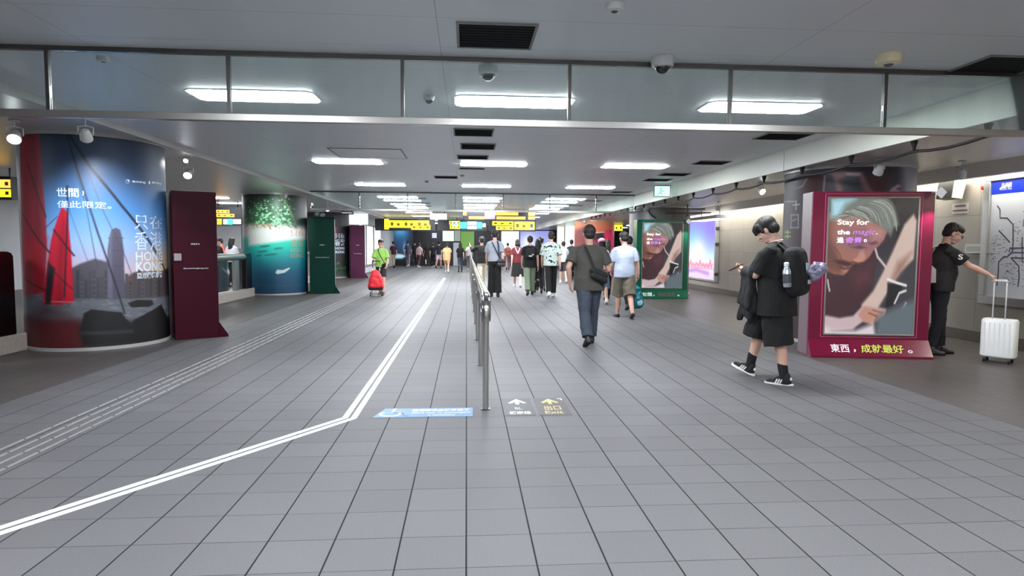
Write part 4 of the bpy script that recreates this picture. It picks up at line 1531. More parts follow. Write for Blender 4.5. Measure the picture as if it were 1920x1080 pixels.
# violet light box on the wall
p0, p1 = on_x(1345, 412, 7.9), on_x(1338, 522, 7.9)
r = thing('wall_light_box', 'tall violet and blue lit advertisement on the right wall behind the green screen', 'advertisement', (WALLX, 0, 0))
y0, y1, z0, z1 = 19.25, 21.9, 0.42, 2.42
cv = Canvas(90, 80)
cv.grad([(0, (216, 190, 236)), (.22, (228, 216, 246)), (.4, (196, 236, 240)), (.7, (120, 190, 226)), (1, (120, 110, 214))])
cv.blob(.45, .45, .28, .22, (255, 255, 255), .9, 30)
cv.blob(.95, .85, .5, .4, (126, 92, 226), .8)
for i in range(8):
    x = .06 + i * .11
    cv.line([(x, .18), (x + .03, .27 + .04 * math.sin(i * 2)), (x + .07, .19), (x + .10, .25)], .022, (232, 96, 110), .01)
cv.line([(0, .165), (1, .17)], .02, (226, 150, 190), .01)
cv.line([(.1, .10), (.4, .13), (.8, .09)], .05, (150, 90, 170), .03, .7)
me = cv.mesh('lit_face', lambda u, v: (-.09, y1 + (y0 - y1) * u, z0 + (z1 - z0) * v))
link('lit_face', me, paint_mat('lit_wall_ad', emit=1.3), r)
fr = MB()
for (a, b, c_, d) in ((y0 - .09, z0 - .07, y1 + .09, z0), (y0 - .09, z1, y1 + .09, z1 + .07), (y0 - .09, z0, y0, z1), (y1, z0, y1 + .09, z1)):
    fr.box(-.12, a, b, -.001, c_, d)
fr.box(-.088, y0, z0, -.001, y1, z1)
fr.build('frame', mat('pale_metal_frame', (178, 180, 184), .35, .5), r, bevel=.01)
for z in (.55, 1.5, 2.0):
    MB().box(-.13, y0 - .12, z, -.02, y0 - .0901, z + .10).build('hinge', steel_dark, r)

# loudspeaker, notice, wall slot, fittings
r = thing('loudspeaker', 'grey wall loudspeaker above the man with the suitcase', 'loudspeaker', (WALLX, 9.55, 2.24))
MB().prism([(-.30, .02), (-.12, 0), (-.06, .28), (-.26, .31)], 1, -.17, .17).build('cabinet', mat('speaker_cream', (190, 190, 180), .5), r, bevel=.01)
MB().prism([(-.308, .02), (-.301, .02), (-.261, .31), (-.268, .31)], 1, -.16, .16).build('grille', mat('speaker_grille', (74, 76, 72), .7), r)
MB().tube([(-.12, 0, .15), (-.001, 0, .15)], .02, 10).build('bracket', steel_dark, r)
r = thing('fire_bell', 'small red fire alarm beside the grey wall loudspeaker', 'alarm', (WALLX, 9.10, 2.40))
MB().rings([(0, 0, 0, .045, .045), (0, 0, .035, .042, .042), (0, 0, .05, .02, .02)], 18).xf(Matrix.Rotation(math.radians(-90), 4, 'Y')).build('body', mat('alarm_red', (176, 40, 34), .4), r, smooth=True, angle=40)
MB().box(-.004, -.05, -.06, -.0005, .05, .06).build('back_plate', white_plastic, r)
r = thing('wall_notice', 'small notice with dark lines below the wall loudspeaker', 'notice', (WALLX, 9.55, 2.02))
MB().box(-.008, -.17, 0, -.0005, .17, .17).build('plate', mat('notice_plate', (186, 178, 168), .5), r)
MB().box(-.010, -.11, .11, -.0081, .11, .14).build('dark_line', mat('notice_line', (90, 84, 92), .5), r)
MB().box(-.010, -.15, .04, -.0081, .15, .065).build('dark_line', mat('notice_line', (90, 84, 92), .5), r)
r = thing('wall_slot_box', 'steel slot box on the wall in front of the man with glasses', 'box', (WALLX, 9.05, 1.38))
MB().box(-.10, -.20, 0, -.001, .26, .15).build('body', steel, r, bevel=.008)
MB().box(-.104, -.16, .035, -.1005, .22, .115).build('opening', mat('slot_face', (150, 148, 140), .35, .6), r)
r = thing('wall_lamp_box', 'long white lamp housing over the violet light box', 'light', (7.20, 18.4, 2.28))
MB().box(-.16, -1.2, 0, .34, 1.0, .10).build('housing', mat('lamp_housing_white', (226, 226, 226), .4), r, bevel=.01)
MB().box(-.14, -1.15, -.012, .32, .95, -.0005).build('diffuser', mat('lamp_soft_glow', (255, 250, 240), .4, emit=3.0), r)
for y in (-.8, .6):
    MB().tube([(.1, y, .10), (.1, y, .384)], .012, 8).build('hanger', steel_dark, r)
r = thing('ceiling_bracket_arm', 'dark steel bracket arms under the soffit left of the violet light box lamp', 'bracket', (6.2, 17.2, 2.45))
MB().tube([(-.5, 0, .08), (.5, 0, .08)], .018, 8).build('arm', steel_dark, r)
MB().tube([(-.6, .05, -.05), (.7, .05, -.02)], .018, 8).build('arm', steel_dark, r)
MB().tube([(0, 0, .214), (0, 0, -.10)], .022, 8).build('stem', steel_dark, r)
MB().ball((0, 0, -.10), .05, .05, .03).build('knuckle', steel_dark, r, smooth=True)

# ------------------------------------------------------------------ far end of the hall


def board(label, px0, py0, px1, py1, Y, face, d=.08, name='lit_board', cat='light box', canvas=None, e=1.3):
    a, b = on_y(px0, py1, Y), on_y(px1, py0, Y)
    w, h = b[0] - a[0], b[2] - a[2]
    r = thing(name, label, cat, (a[0], Y, a[2]))
    MB().box(-.012, 0, -.012, w + .012, d, h + .012).build('frame', mat('board_frame', (86, 88, 92), .4), r, bevel=.006)
    if canvas is not None:
        me = canvas.mesh('face', lambda u, v: (w * u, -.006, h * v))
        link('face', me, paint_mat('lit_picture_%d' % int(e * 10), emit=e), r)
    else:
        MB().box(0, -.008, 0, w, -.0005, h).build('face', mat('face_%02x%02x%02x_%d' % (face + (int(e * 10),)), face, .4, emit=e), r)
    return r


Ye = FARY - .12
cv = Canvas(70, 100, (14, 20, 40))
cv.blob(.45, .95, .4, .35, (90, 190, 246), 1.0)
cv.blob(.45, .55, .35, .4, (30, 76, 120), .8)
cv.blob(.62, .40, .07, .2, (150, 200, 236), .8)
cv.poly([(.1, .12), (.2, .22), (.5, .2), (.7, .14), (.5, .06), (.2, .06)], (180, 226, 236), .03)
board('dark blue lit picture on the far wall with a bright beam at its top', 733, 431, 774, 488, Ye, (10, 20, 40), canvas=cv, e=1.0, name='lit_picture', cat='advertisement')
r = thing('round_sign', 'dark blue round sign with white letters on the dark far wall', 'sign', tuple(on_y(814.5, 441.5, FARY - .002)))
MB().cyl(0, 0, 0, .05, .36, 28).xf(Matrix.Rotation(math.radians(90), 4, 'X')).build('disc', mat('round_sign_blue', (38, 36, 84), .4, emit=.4), r)
for z in (.13, 0, -.13):
    MB().box(-.16, -.058, z - .035, .16, -.0505, z + .035).build('white_bar', lit(WHI, 1.2), r)
board('pale green lit board on the far wall', 830, 433, 851, 452, Ye, (206, 226, 212))
board('grey green narrow board beside the pale green lit board', 852, 431, 863, 452, Ye, (150, 166, 156), e=.8)
board('grass green poster on the far wall', 864, 434, 889, 471, Ye, (110, 160, 66), e=.8, name='poster', cat='poster')
board('pale grey counter front below the green boards', 850, 455, 863, 498, 45.4, (168, 172, 176), e=0, name='counter', cat='counter')
board('bright white light box on the far wall right of the railing', 940, 434, 973, 480, Ye, (240, 250, 255), e=2.2)
cv = Canvas(60, 60, (130, 140, 190))
cv.grad([(0, (196, 200, 226)), (1, (120, 126, 186))])
cv.blob(.3, .6, .25, .3, (220, 230, 250), .8)
cv.blob(.7, .4, .2, .3, (90, 100, 170), .8)
board('pale violet lit picture on the far wall right of the white light box', 975, 433, 1030, 486, Ye, (0, 0, 0), canvas=cv, e=1.6, name='lit_picture', cat='advertisement')
board('glowing panel standing in for the lit beige wall at the far right end', 1044, 424, 1058, 497, 37.9, (232, 226, 210), e=1.4)  # added glow in place of light on the beige wall
board('bluish glowing panel standing in for the side hall light beside the orange column', 1059, 420, 1077, 500, 37.4, (226, 250, 246), e=2.2)  # added glow in place of the bright opening to the side hall
# left wall light boxes past the third column
for k, (a, b) in enumerate(((30.6, 32.6), (33.0, 35.2), (35.6, 38.2))):
    r = thing('wall_light_box', ['nearest white light box on the left wall past the purple screen', 'middle white light box on the left wall past the purple screen', 'farthest white light box on the left wall past the purple screen'][k], 'advertisement', (-5.3, a, .35))
    MB().box(.001, 0, 0, .10, b - a, 2.2).build('frame', mat('pale_metal_frame', (178, 180, 184), .35, .5), r, bevel=.01)
    MB().box(.1005, .08, .10, .108, b - a - .08, 2.10).build('lit_face', mat('white_box_glow', (236, 240, 244), .4, emit=1.6), r)
    MB().box(.1085, .5, 1.3, .110, .54, 1.9).build('thin_mark', mat('thin_mark', (220, 190, 120), .5), r)
r = board('glowing panel standing in for lamplight on the white wall above the purple screen', 653, 395, 690, 421, 30 - .1, (226, 240, 250), e=1.5)  # glowing sheet added where a lamp lights the white wall
# window in the left area
r = board('pale lit partition in the left area behind two people', 405, 424, 452, 466, 29.0, (206, 208, 212), e=0, name='partition', cat='partition')
r = board('white partition at the left edge of the photo beyond the barrier', -60, 386, 34, 560, 26.0, (230, 233, 236), e=0, name='partition', cat='partition')
# ------------------------------------------------------------------ people
SKIN = mat('skin_light', (200, 160, 142), 0.5, vary=.05, scale=40)
SKIN2 = mat('skin_warm', (184, 144, 126), 0.5, vary=.05, scale=40)
HAIR = mat('hair_black', (12, 10, 10), 0.62, vary=.35, scale=60, bump=.6, bdist=.003, stretch=(6, 6, .6))
HAIR_B = mat('hair_brown', (30, 20, 18), 0.6, vary=.35, scale=60, bump=.6, bdist=.003, stretch=(6, 6, .6))


def cloth(name, c, rough=.9, vary=.12, scale=25):
    return mat('cloth_' + name, c, rough, vary=vary, scale=scale, bump=.15, bdist=.003)


def V3(*a):
    return np.array(a, float)


def fuse(mb, voxel, smooth=3, amp=0.0, freq=9.0, stretch=(1, 1, 1)):
    """closed overlapping shapes grown into one continuous skin"""
    me = mb.mesh('raw')
    o = bpy.data.objects.new('raw', me)
    COL.objects.link(o)
    md = o.modifiers.new('r', 'REMESH')
    md.mode = 'VOXEL'
    md.voxel_size = voxel
    md.use_smooth_shade = True
    if smooth:
        sm = o.modifiers.new('s', 'SMOOTH')
        sm.factor = .5
        sm.iterations = smooth
    bpy.context.view_layer.update()
    out = bpy.data.meshes.new_from_object(o.evaluated_get(bpy.context.evaluated_depsgraph_get()))
    bpy.data.objects.remove(o)
    bpy.data.meshes.remove(me)
    if amp:
        n = len(out.vertices)
        co = np.empty(n * 3, np.float32)
        no = np.empty(n * 3, np.float32)
        out.vertices.foreach_get('co', co)
        out.vertices.foreach_get('normal', no)
        co = co.reshape(-1, 3)
        no = no.reshape(-1, 3)
        q = co * np.array(stretch) * freq
        a = np.array([noise.noise(Vector(p)) + .5 * noise.noise(Vector(p * 2.1)) for p in q])
        co = co + no * (a * amp)[:, None]
        out.vertices.foreach_set('co', co.reshape(-1).astype(np.float32))
    shade(out)
    return out


def rotx(a):
    c, s = math.cos(a), math.sin(a)
    return np.array([[1, 0, 0], [0, c, -s], [0, s, c]])


def rotz(a):
    c, s = math.cos(a), math.sin(a)
    return np.array([[c, -s, 0], [s, c, 0], [0, 0, 1]])


def roty(a):
    c, s = math.cos(a), math.sin(a)
    return np.array([[c, 0, s], [0, 1, 0], [-s, 0, c]])


def add_hand(mb, w, d, nrm, side, curl=(18, 24, 20), k=1.0, thumb=.5, spread=.10):
    """palm, four unequal fingers and a thumb leaving the side of the palm"""
    d = d / np.linalg.norm(d)
    nrm = nrm - d * nrm.dot(d)
    nrm /= np.linalg.norm(nrm)
    l = np.cross(d, nrm) * side          # towards the thumb
    for i, (off, ln, r) in enumerate(((.028, .070, .0088), (.010, .080, .0092), (-.009, .074, .0088), (-.027, .058, .0078))):
        off, ln, r = off * k, ln * k, r * k
        a = w + d * .012 * k + l * off * .55
        b = w + d * (.086 if i in (1, 2) else .080) * k + l * off
        mb.capsule(a, b, .014 * k, .0125 * k, 8)
        cur = d + l * spread * (off / .03 / k)
        cur /= np.linalg.norm(cur)
        p = b
        ang = 0
        for seg, c in zip((.45, .31, .24), curl):
            ang += c
            t = cur * math.cos(math.radians(ang)) + nrm * math.sin(math.radians(ang))
            q = p + t * ln * seg
            mb.capsule(p, q, r, r * .92, 8)
            p = q
            r *= .92
    a = w + d * .022 * k + l * .018 * k
    b = a + (d * .55 + l * .62 + nrm * .35) * .045 * k
    c = b + (d * .85 + l * .25 + nrm * thumb) * .030 * k
    e = c + (d * .9 + l * .0 + nrm * thumb) * .024 * k
    mb.capsule(a, b, .015 * k, .0115 * k, 8)
    mb.capsule(b, c, .0115 * k, .0098 * k, 8)
    mb.capsule(c, e, .0098 * k, .0085 * k, 8)


class Person:
    def __init__(self, label, x, y, heading, h=1.72, w=1.0, legs=((12, 4, 0), (-14, 12, -18)), arms=((-12, 6, 12, 0), (14, 6, 18, 0)), lean=3.0,
                 head=(0, 0), vox=.010, skin=None, wrists=(None, None), elbows=(None, None), palm=(None, None), curl=(18, 24, 20), group='people in the hall', belly=0.0, hip_w=1.0, ears=True):
        self.s = h / 1.72
        self.vox = vox
        self.hs = 1.08 if w < 1.1 else 1.12
        self.w = w
        self.belly = belly
        self.hip_w = hip_w
        self.loc = (x, y, 0)
        self.rz = math.radians(heading)
        # legs: left, right  (thigh forward, knee bend, foot pitch: + toes up, - heel up)
        J = {}
        need = []
        for i, (sd, (a, k, p)) in enumerate(zip((-1, 1), legs)):
            a_, b_ = math.radians(a), math.radians(a - k)
            kn = V3(sd * .085, 0.43 * math.sin(a_), -0.43 * math.cos(a_))
            an = kn + V3(0, .395 * math.sin(b_), -.395 * math.cos(b_))
            hgt = .08 + (.13 * math.sin(math.radians(-p)) if p < 0 else .05 * math.sin(math.radians(p)))
            need.append(hgt - an[2])
            J[i] = (V3(sd * .085, 0, 0), kn, an, p)
        self.lift = 0.0
        pz = max(need)
        self.pz = pz
        self.dz = pz - .905
        self.legs = [tuple([j[0] + V3(0, 0, pz), j[1] + V3(0, 0, pz), j[2] + V3(0, 0, pz), j[3]]) for j in (J[0], J[1])]
        self.lean = math.radians(lean)
        self.Rl = rotx(-self.lean)
        self.hp = V3(0, 0, .95 + self.dz)
        # head frame
        hp_, hy = head
        self.Rh = rotx(-self.lean * .6) @ rotz(math.radians(hy)) @ rotx(-math.radians(hp_))
        self.neck = self.T((0, -.012, 1.475))
        self.hc = self.neck + self.Rh @ V3(0, .012, .125)
        self.arms = []
        for i, sd in enumerate((-1, 1)):
            S = self.T((sd * .168 * w, -.005, 1.372))
            if wrists[i] is not None:
                W = V3(*wrists[i]) / self.s
                hint = V3(*(elbows[i] or (sd * .5, -.6, -.5)))
                v = W - S
                L = min(np.linalg.norm(v), .525)
                v = v / np.linalg.norm(v)
                W = S + v * L
                c = (L * L + .285 ** 2 - .25 ** 2) / (2 * L)
                hh = math.sqrt(max(.285 ** 2 - c * c, 0))
                hint = hint - v * hint.dot(v)
                hint /= np.linalg.norm(hint)
                E = S + v * c + hint * hh
            else:
                f, b, e, inn = arms[i]
                f_, b_, g_, i_ = (math.radians(q) for q in (f, b, f + e, inn))
                d1 = V3(sd * math.sin(b_), math.cos(b_) * math.sin(f_), -math.cos(b_) * math.cos(f_))
                E = S + d1 * .285
                d2 = V3(sd * (math.sin(b_ * .6) - math.sin(i_)), math.cos(i_) * math.sin(g_), -math.cos(i_) * math.cos(g_))
                W = E + d2 / np.linalg.norm(d2) * .25
            self.arms.append((S, E, W))
        mb = MB()
        # torso
        hw = hip_w
        rows = [(0, -.01, .84, .10 * hw, .09), (0, -.012, .90, .155 * w * hw, .112), (0, -.01, .98, .152 * w * hw, .108 + belly * .5), (0, .004 + belly * .3, 1.08, .135 * w, .098 + belly), (0, 0, 1.22, .150 * w, .108 + belly * .3), (0, -.005, 1.33, .158 * w, .098), (0, -.01, 1.39, .130 * w, .075), (0, -.012, 1.43, .070, .06), (0, -.012, 1.47, .052, .052)]
        mb.rings([(a, b, z + self.dz, c, d) for a, b, z, c, d in rows], 24, fn=self.lf)
        mb.capsule(self.T((0, -.012, 1.40)), self.hc + self.Rh @ V3(0, -.022, -.05), .055, .050, 14)
        # head
        nb = len(mb.v)
        H = lambda p: self.hc + self.Rh @ V3(*p)
        mb.ball(H((0, -.014, .030)), .073, .090, .086, R=self.Rh)
        mb.ball(H((0, .030, -.018)), .060, .056, .078, R=self.Rh)
        mb.ball(H((0, .040, -.078)), .043, .043, .032, R=self.Rh)
        mb.ball(H((0, .074, .020)), .050, .016, .012, R=self.Rh)
        mb.capsule(H((0, .082, .008)), H((0, .100, -.028)), .008, .013, 8)
        mb.ball(H((0, .086, -.056)), .020, .009, .009, R=self.Rh)
        for sd in (-1, 1):
            mb.ball(H((sd * .030, .070, -.024)), .020, .018, .018, R=self.Rh)
            if ears:
                mb.ball(H((sd * .074, -.006, -.008)), .011, .019, .031, R=self.Rh)
        self.grow(mb, nb)
        for i, sd in enumerate((-1, 1)):
            S, E, W = self.arms[i]
            k = .93 + .07 * w
            mb.capsule(S, E, .044 * k, .038 * k, 12)
            mb.ball(S + V3(-sd * .016, 0, -.02), .044 * k, .046, .044)
            m_ = E + (W - E) * .3
            mb.capsule(E, m_, .037 * k, .040 * k, 12)
            mb.capsule(m_, W, .040 * k, .026, 12)
            d = (W - E) / np.linalg.norm(W - E)
            pn = palm[i] if palm[i] is not None else (-sd, .25, 0)
            cu = curl[i] if isinstance(curl[0], (tuple, list)) else curl
            add_hand(mb, W, d, V3(*pn), (1 if np.cross(d, V3(*pn)).dot(V3(0, 1, .0) + V3(0, 0, .6)) > 0 else -1), cu)
            hp, kn, an, p = self.legs[i]
            tr = .93 + .07 * w
            mb.capsule(hp + V3(-sd * .012, -.005, .02), kn, .086 * w, .056 * tr, 14)
            c1 = kn + (an - kn) * .28 + V3(0, -.012, 0)
            mb.capsule(kn, c1, .054 * tr, .057 * tr, 14)
            mb.capsule(c1, an, .056 * tr, .036, 14)
            R = rotx(math.radians(p))
            mb.capsule(an, an + R @ V3(0, -.02, -.04), .034, .030, 10)
            mb.capsule(an + R @ V3(0, -.01, -.05), an + R @ V3(0, .11, -.066), .026, .016, 10)
        mb.v = [tuple(V3(*p) * self.s) for p in mb.v]
        me = fuse(mb, vox, 3)
        self.o = link('person', me, skin or SKIN, None, self.loc)
        self.o.rotation_euler = (0, 0, self.rz)
        tag(self.o, label, 'person', group)

    def grow(self, mb, start=0):
        c = self.hc + self.Rh @ V3(0, -.01, -.07)
        mb.v[start:] = [tuple(c + (V3(*p) - c) * self.hs) for p in mb.v[start:]]

    def T(self, p):
        p = V3(p[0], p[1], p[2] + self.dz)
        if p[2] > self.hp[2]:
            return self.hp + self.Rl @ (p - self.hp)
        return p

    def lf(self, p):
        p = V3(*p)
        if p[2] > self.hp[2]:
            return self.hp + self.Rl @ (p - self.hp)
        return p

    def put(self, name, mb, m, vox=None, smooth=2, amp=0.0, freq=9.0, stretch=(1, 1, 1), free=None, fused=True, parent=None, angle=None, bevel=0):
        mb.v = [tuple(V3(*p) * self.s) for p in mb.v]
        if fused:
            me = fuse(mb, vox or self.vox, smooth, amp, freq, stretch)
        else:
            me = mb.mesh(name)
            shade(me, angle or 40)
        if free:            # carried: a thing of its own
            o = link(name, me, m, None, self.loc)
            o.rotation_euler = (0, 0, self.rz)
            tag(o, *free)
            return o
        return link(name, me, m, parent or self.o)

    # ---- clothing
    def shirt(self, m, hem=.86, sleeve=.62, loose=0.0, flare=0.0, name='shirt', amp=.006):
        w, b = self.w, self.belly
        g = loose
        mb = MB()
        rows = [(0, -.008, hem, .172 * w + g + flare, .130 + g + b * .4 + flare), (0, -.005, max(.98, hem + .06), .166 * w + g + flare * .5, .126 + g + b * .8), (0, 0 + b * .4, 1.09, .156 * w + g, .120 + g + b), (0, 0, 1.22, .168 * w + g * .8, .126 + g * .7 + b * .4), (0, -.005, 1.31, .172 * w + g * .5, .115 + g * .3), (0, -.010, 1.375, .146 * w + g * .2, .094 + g * .2), (0, -.012, 1.425, .090, .070), (0, -.012, 1.452, .066, .062)]
        mb.rings([(a, bb, z + self.dz, c, d) for a, bb, z, c, d in rows], 28, fn=self.lf)
        for i, sd in enumerate((-1, 1)):
            S, E, W = self.arms[i]
            mb.ball(S + V3(-sd * .010, 0, -.012), .062 + g * .3, .060 + g * .2, .052 + g * .1)
            mb.capsule(self.T((sd * .045, -.014, 1.425)), S + V3(-sd * .01, 0, .002), .046, .054 + g * .1, 12)
            if sleeve <= 1:
                q = S + (E - S) * sleeve
                mb.tube([S + (S - q) * .12, S + (q - S) * .25, S + (q - S) * .6, q], [.040 + g * .3, .056 + g * .6, .060 + g * .8, .064 + g * .9], 14)
            else:
                q = E + (W - E) * (sleeve - 1)
                mb.capsule(S, E, .062 + g * .6, .052 + g * .4, 14)
                mb.capsule(E, q, .052 + g * .4, .040 + g * .3, 14)
        return self.put(name, mb, m, amp=amp)

    def trousers(self, m, r=(.096, .070, .058), to=1.93, top=1.0, name='trousers', amp=.006, widen=1.0):
        """to: 0..1 along the thigh, 1..2 down the shin"""
        w = self.w
        mb = MB()
        rows = [(0, -.012, .80, .10, .085), (0, -.012, .86, .150 * w * self.hip_w, .112), (0, -.012, .92, .166 * w * self.hip_w, .122), (0, -.010, top, .158 * w * self.hip_w, .116 + self.belly * .6)]
        mb.rings([(a, b, z + self.dz, c, d) for a, b, z, c, d in rows], 24, fn=self.lf)
        for i, sd in enumerate((-1, 1)):
            hp, kn, an, p = self.legs[i]
            h0 = hp + V3(-sd * .010, -.006, .02)
            if to <= 1:
                q = h0 + (kn - h0) * to
                mb.tube([h0, h0 + (q - h0) * .5, q], [r[0] * w, (r[0] + r[1]) / 2 * w, r[1] * w], 18)
            else:
                q = kn + (an - kn) * (to - 1)
                if to > 1.5:
                    mb.capsule(h0, kn, r[0] * w, r[1], 18)
                    mb.tube([kn, kn + (q - kn) * .5, q], [r[1], (r[1] + r[2]) / 2, r[2]], 18)
                else:
                    mb.tube([h0, kn, q], [r[0] * w, r[1] * w, r[2] * w], 18)
        return self.put(name, mb, m, amp=amp)

    def skirt(self, m, to=.45, spread=.24, name='skirt'):
        mb = MB()
        rows = [(0, .0, to, spread, spread * .85), (0, -.005, (to + .9) / 2, (spread + .17) / 2 + .01, (spread * .85 + .125) / 2 + .01), (0, -.01, .90, .17, .125), (0, -.01, 1.02, .142 * self.w, .106)]
        mb.rings([(a, b, z + self.dz, c, d) for a, b, z, c, d in rows], 28)
        return self.put(name, mb, m, amp=.010, stretch=(1.6, 1.6, .3))

    def shoes(self, m, sole=None, sock=None, stripes=None, slip=False):
        for i, sd in enumerate((-1, 1)):
            hp, kn, an, p = self.legs[i]
            R = rotx(math.radians(p)) @ rotz(math.radians(-sd * 6))
            A = lambda q: an + R @ V3(*q)
            mb = MB()
            mb.capsule(A((0, -.032, -.052)), A((0, .075, -.056)), .040, .041, 14)
            mb.capsule(A((0, .06, -.058)), A((0, .145, -.064)), .042, .030, 14)
            mb.capsule(A((0, -.028, -.045)), A((0, .02, -.02)), .038, .034, 14)
            mb.capsule(A((0, .0, -.040)), A((0, .07, -.052)), .037, .036, 14)
            if not slip:
                mb.capsule(A((0, -.018, -.03)), A((0, -.012, .012)), .047, .044, 14)
                mb.capsule(A((0, .02, -.025)), A((0, .07, -.045)), .040, .038, 14)
            o = self.put('shoe', mb, m, vox=max(.006, self.vox * .8), smooth=2)
            if sole is not None:
                pts = []
                for t in np.linspace(0, 2 * math.pi, 28, endpoint=False):
                    y = .050 + .140 * math.cos(t)
                    wd = .044 + .004 * math.cos(t) - (.006 if y < 0.06 and y > -.02 else 0)
                    pts.append((wd * math.sin(t) * (.92 if y > .12 else 1), y))
                sb = MB().prism(pts, 2, -.088, -.064)
                sb.v = [tuple(A(q)) for q in sb.v]
                self.put('sole', sb, sole, fused=False, parent=o)
            if stripes is not None:
                for s2 in (-1, 1):
                    for k in range(3):
                        y = .035 + k * .022
                        st = MB().tube([A((s2 * .0405, y, -.064)), A((s2 * .0420, y - .010, -.045)), A((s2 * .0385, y - .018, -.022))], (.003, .006), 8)
                        self.put('stripe', st, stripes, fused=False, parent=o)
                tb = MB().ball(A((0, -.060, -.018)), .022, .014, .018)
                self.put('heel_tab', tb, stripes, fused=False, parent=o)
            if sock is not None:
                q = an + (kn - an) * .30
                sk = MB().capsule(an + V3(0, 0, -.01), q, .046, .050, 16)
                self.put('sock', sk, sock, vox=.008, smooth=1)

    def hair(self, style='short', m=None):
        H = lambda p: self.hc + self.Rh @ V3(*p)
        R = self.Rh
        mb = MB()
        mb.ball(H((0, -.030, .040)), .083, .084, .088, R=R)
        mb.ball(H((0, .006, .070)), .079, .084, .056, R=R)
        mb.ball(H((0, -.050, -.010)), .070, .056, .062, R=R)
        if style == 'mop':
            mb.ball(H((0, .030, .058)), .088, .082, .052, R=R)
            for q in (-.055, -.03, 0, .03, .055):
                mb.capsule(H((q, .070 - abs(q) * .35, .075)), H((q * 1.05, .098 - abs(q) * .5, .028)), .026, .016, 10)
            for s_ in (-1, 1):
                mb.capsule(H((s_ * .066, .030, .060)), H((s_ * .078, .022, .004)), .030, .018, 10)
            mb.ball(H((0, -.055, -.005)), .078, .058, .066, R=R)
            mb.ball(H((0, -.018, .052)), .092, .100, .080, R=R)
        if style in ('long', 'bob', 'cap_long'):
            z = -.12 if style == 'bob' else -.30
            mb.tube([H((0, -.045, .02)), H((0, -.062, -.07)), self.hc + V3(0, -.105, z) if style != 'bob' else H((0, -.055, z))], [(.088, .062), (.095, .055), (.075 if style != 'bob' else .085, .03)], 16)
            for sd in (-1, 1):
                mb.capsule(H((sd * .068, .005, .02)), H((sd * .074, -.01, -.10)), .022, .018, 8)
        if style == 'pony':
            mb.capsule(H((0, -.105, .03)), H((0, -.125, -.10)), .026, .020, 10)
            mb.capsule(H((0, -.125, -.10)), H((0, -.115, -.24)), .022, .010, 10)
        if style == 'bun':
            mb.ball(H((0, -.09, .085)), .04, .04, .04)
        self.grow(mb)
        o = self.put('hair', mb, m or HAIR, vox=max(.006, self.vox * .8), smooth=2, amp=.0035, freq=30, stretch=(2.2, 2.2, .5))
        if style == 'cap_long':
            cb = MB().ball(H((0, -.010, .055)), .092, .106, .078, R=R)
            cb.ball(H((0, .105, .045)), .065, .060, .010, R=R)
            self.grow(cb)
            self.put('cap', cb, mat('cloth_cap_pink', (226, 150, 176), .9), vox=.008, smooth=2)
        return o

    def face(self, glasses=False, m_brow=None):
        H = lambda p: self.hc + self.Rh @ V3(*p)
        for sd in (-1, 1):
            e = MB().ball(H((sd * .031, .074, .002)), .012, .010, .007, 12, 8, R=self.Rh)
            self.grow(e)
            ew = self.put('eye', e, mat('eye_white', (216, 210, 206), .3), fused=False)
            e = MB().ball(H((sd * .031, .0815, .002)), .005, .004, .005, 10, 6, R=self.Rh)
            self.grow(e)
            self.put('iris', e, mat('iris_dark', (20, 14, 12), .2), fused=False, parent=ew)
            e = MB().tube([H((sd * .016, .090, .024)), H((sd * .032, .089, .029)), H((sd * .050, .078, .022))], .0035, 6)
            self.grow(e)
            self.put('eyebrow', e, HAIR, fused=False)
        e = MB().tube([H((-.020, .088, -.055)), H((0, .0955, -.053)), H((.020, .088, -.055))], [.002, .005, .002], 8)
        self.grow(e)
        self.put('lips', e, mat('lip', (156, 92, 84), .5), fused=False)
        if glasses:
            g = MB()
            for sd in (-1, 1):
                ring = [H((sd * .033 + .025 * math.cos(t), .100, .003 + .018 * math.sin(t))) for t in np.linspace(0, 2 * math.pi, 17)]
                g.tube(ring, .0028, 6)
                g.tube([H((sd * .058, .099, .008)), H((sd * .079, .04, .008)), H((sd * .080, -.01, .002))], .0026, 6)
            g.tube([H((-.009, .101, .006)), H((.009, .101, .006))], .0026, 6)
            self.grow(g)
            self.put('glasses', g, black, fused=False)

    # ---- carried things (their own objects)
    def strap_pts(self, sh, hipx, hipz, back=True, n=9, dr=.0):
        """a belt line over one shoulder down to the other hip, across the back"""
        w, b = self.w, self.belly
        y0 = -1 if back else 1
        P = [self.T((sh * .075, 0.0, 1.452 + dr))]
        for t in np.linspace(.12, 1, n):
            x = sh * .085 + (hipx - sh * .085) * t
            z = 1.42 + (hipz - 1.42) * t
            ry = np.interp(z, [.86, .98, 1.09, 1.22, 1.32, 1.40, 1.45], [.13, .128 + b, .124 + b, .130, .120, .098, .07]) + .014 + dr
            rx = .19 * w
            yy = ry * math.sqrt(max(.08, 1 - (x / rx) ** 2))
            P.append(self.T((x, y0 * yy - .004, z)))
        return P

    def strap(self, mb, sh, hipx, hipz, back=True, wd=.016, dr=.004):
        mb.tube(self.strap_pts(sh, hipx, hipz, back, 9, dr), (wd, .005), 8)

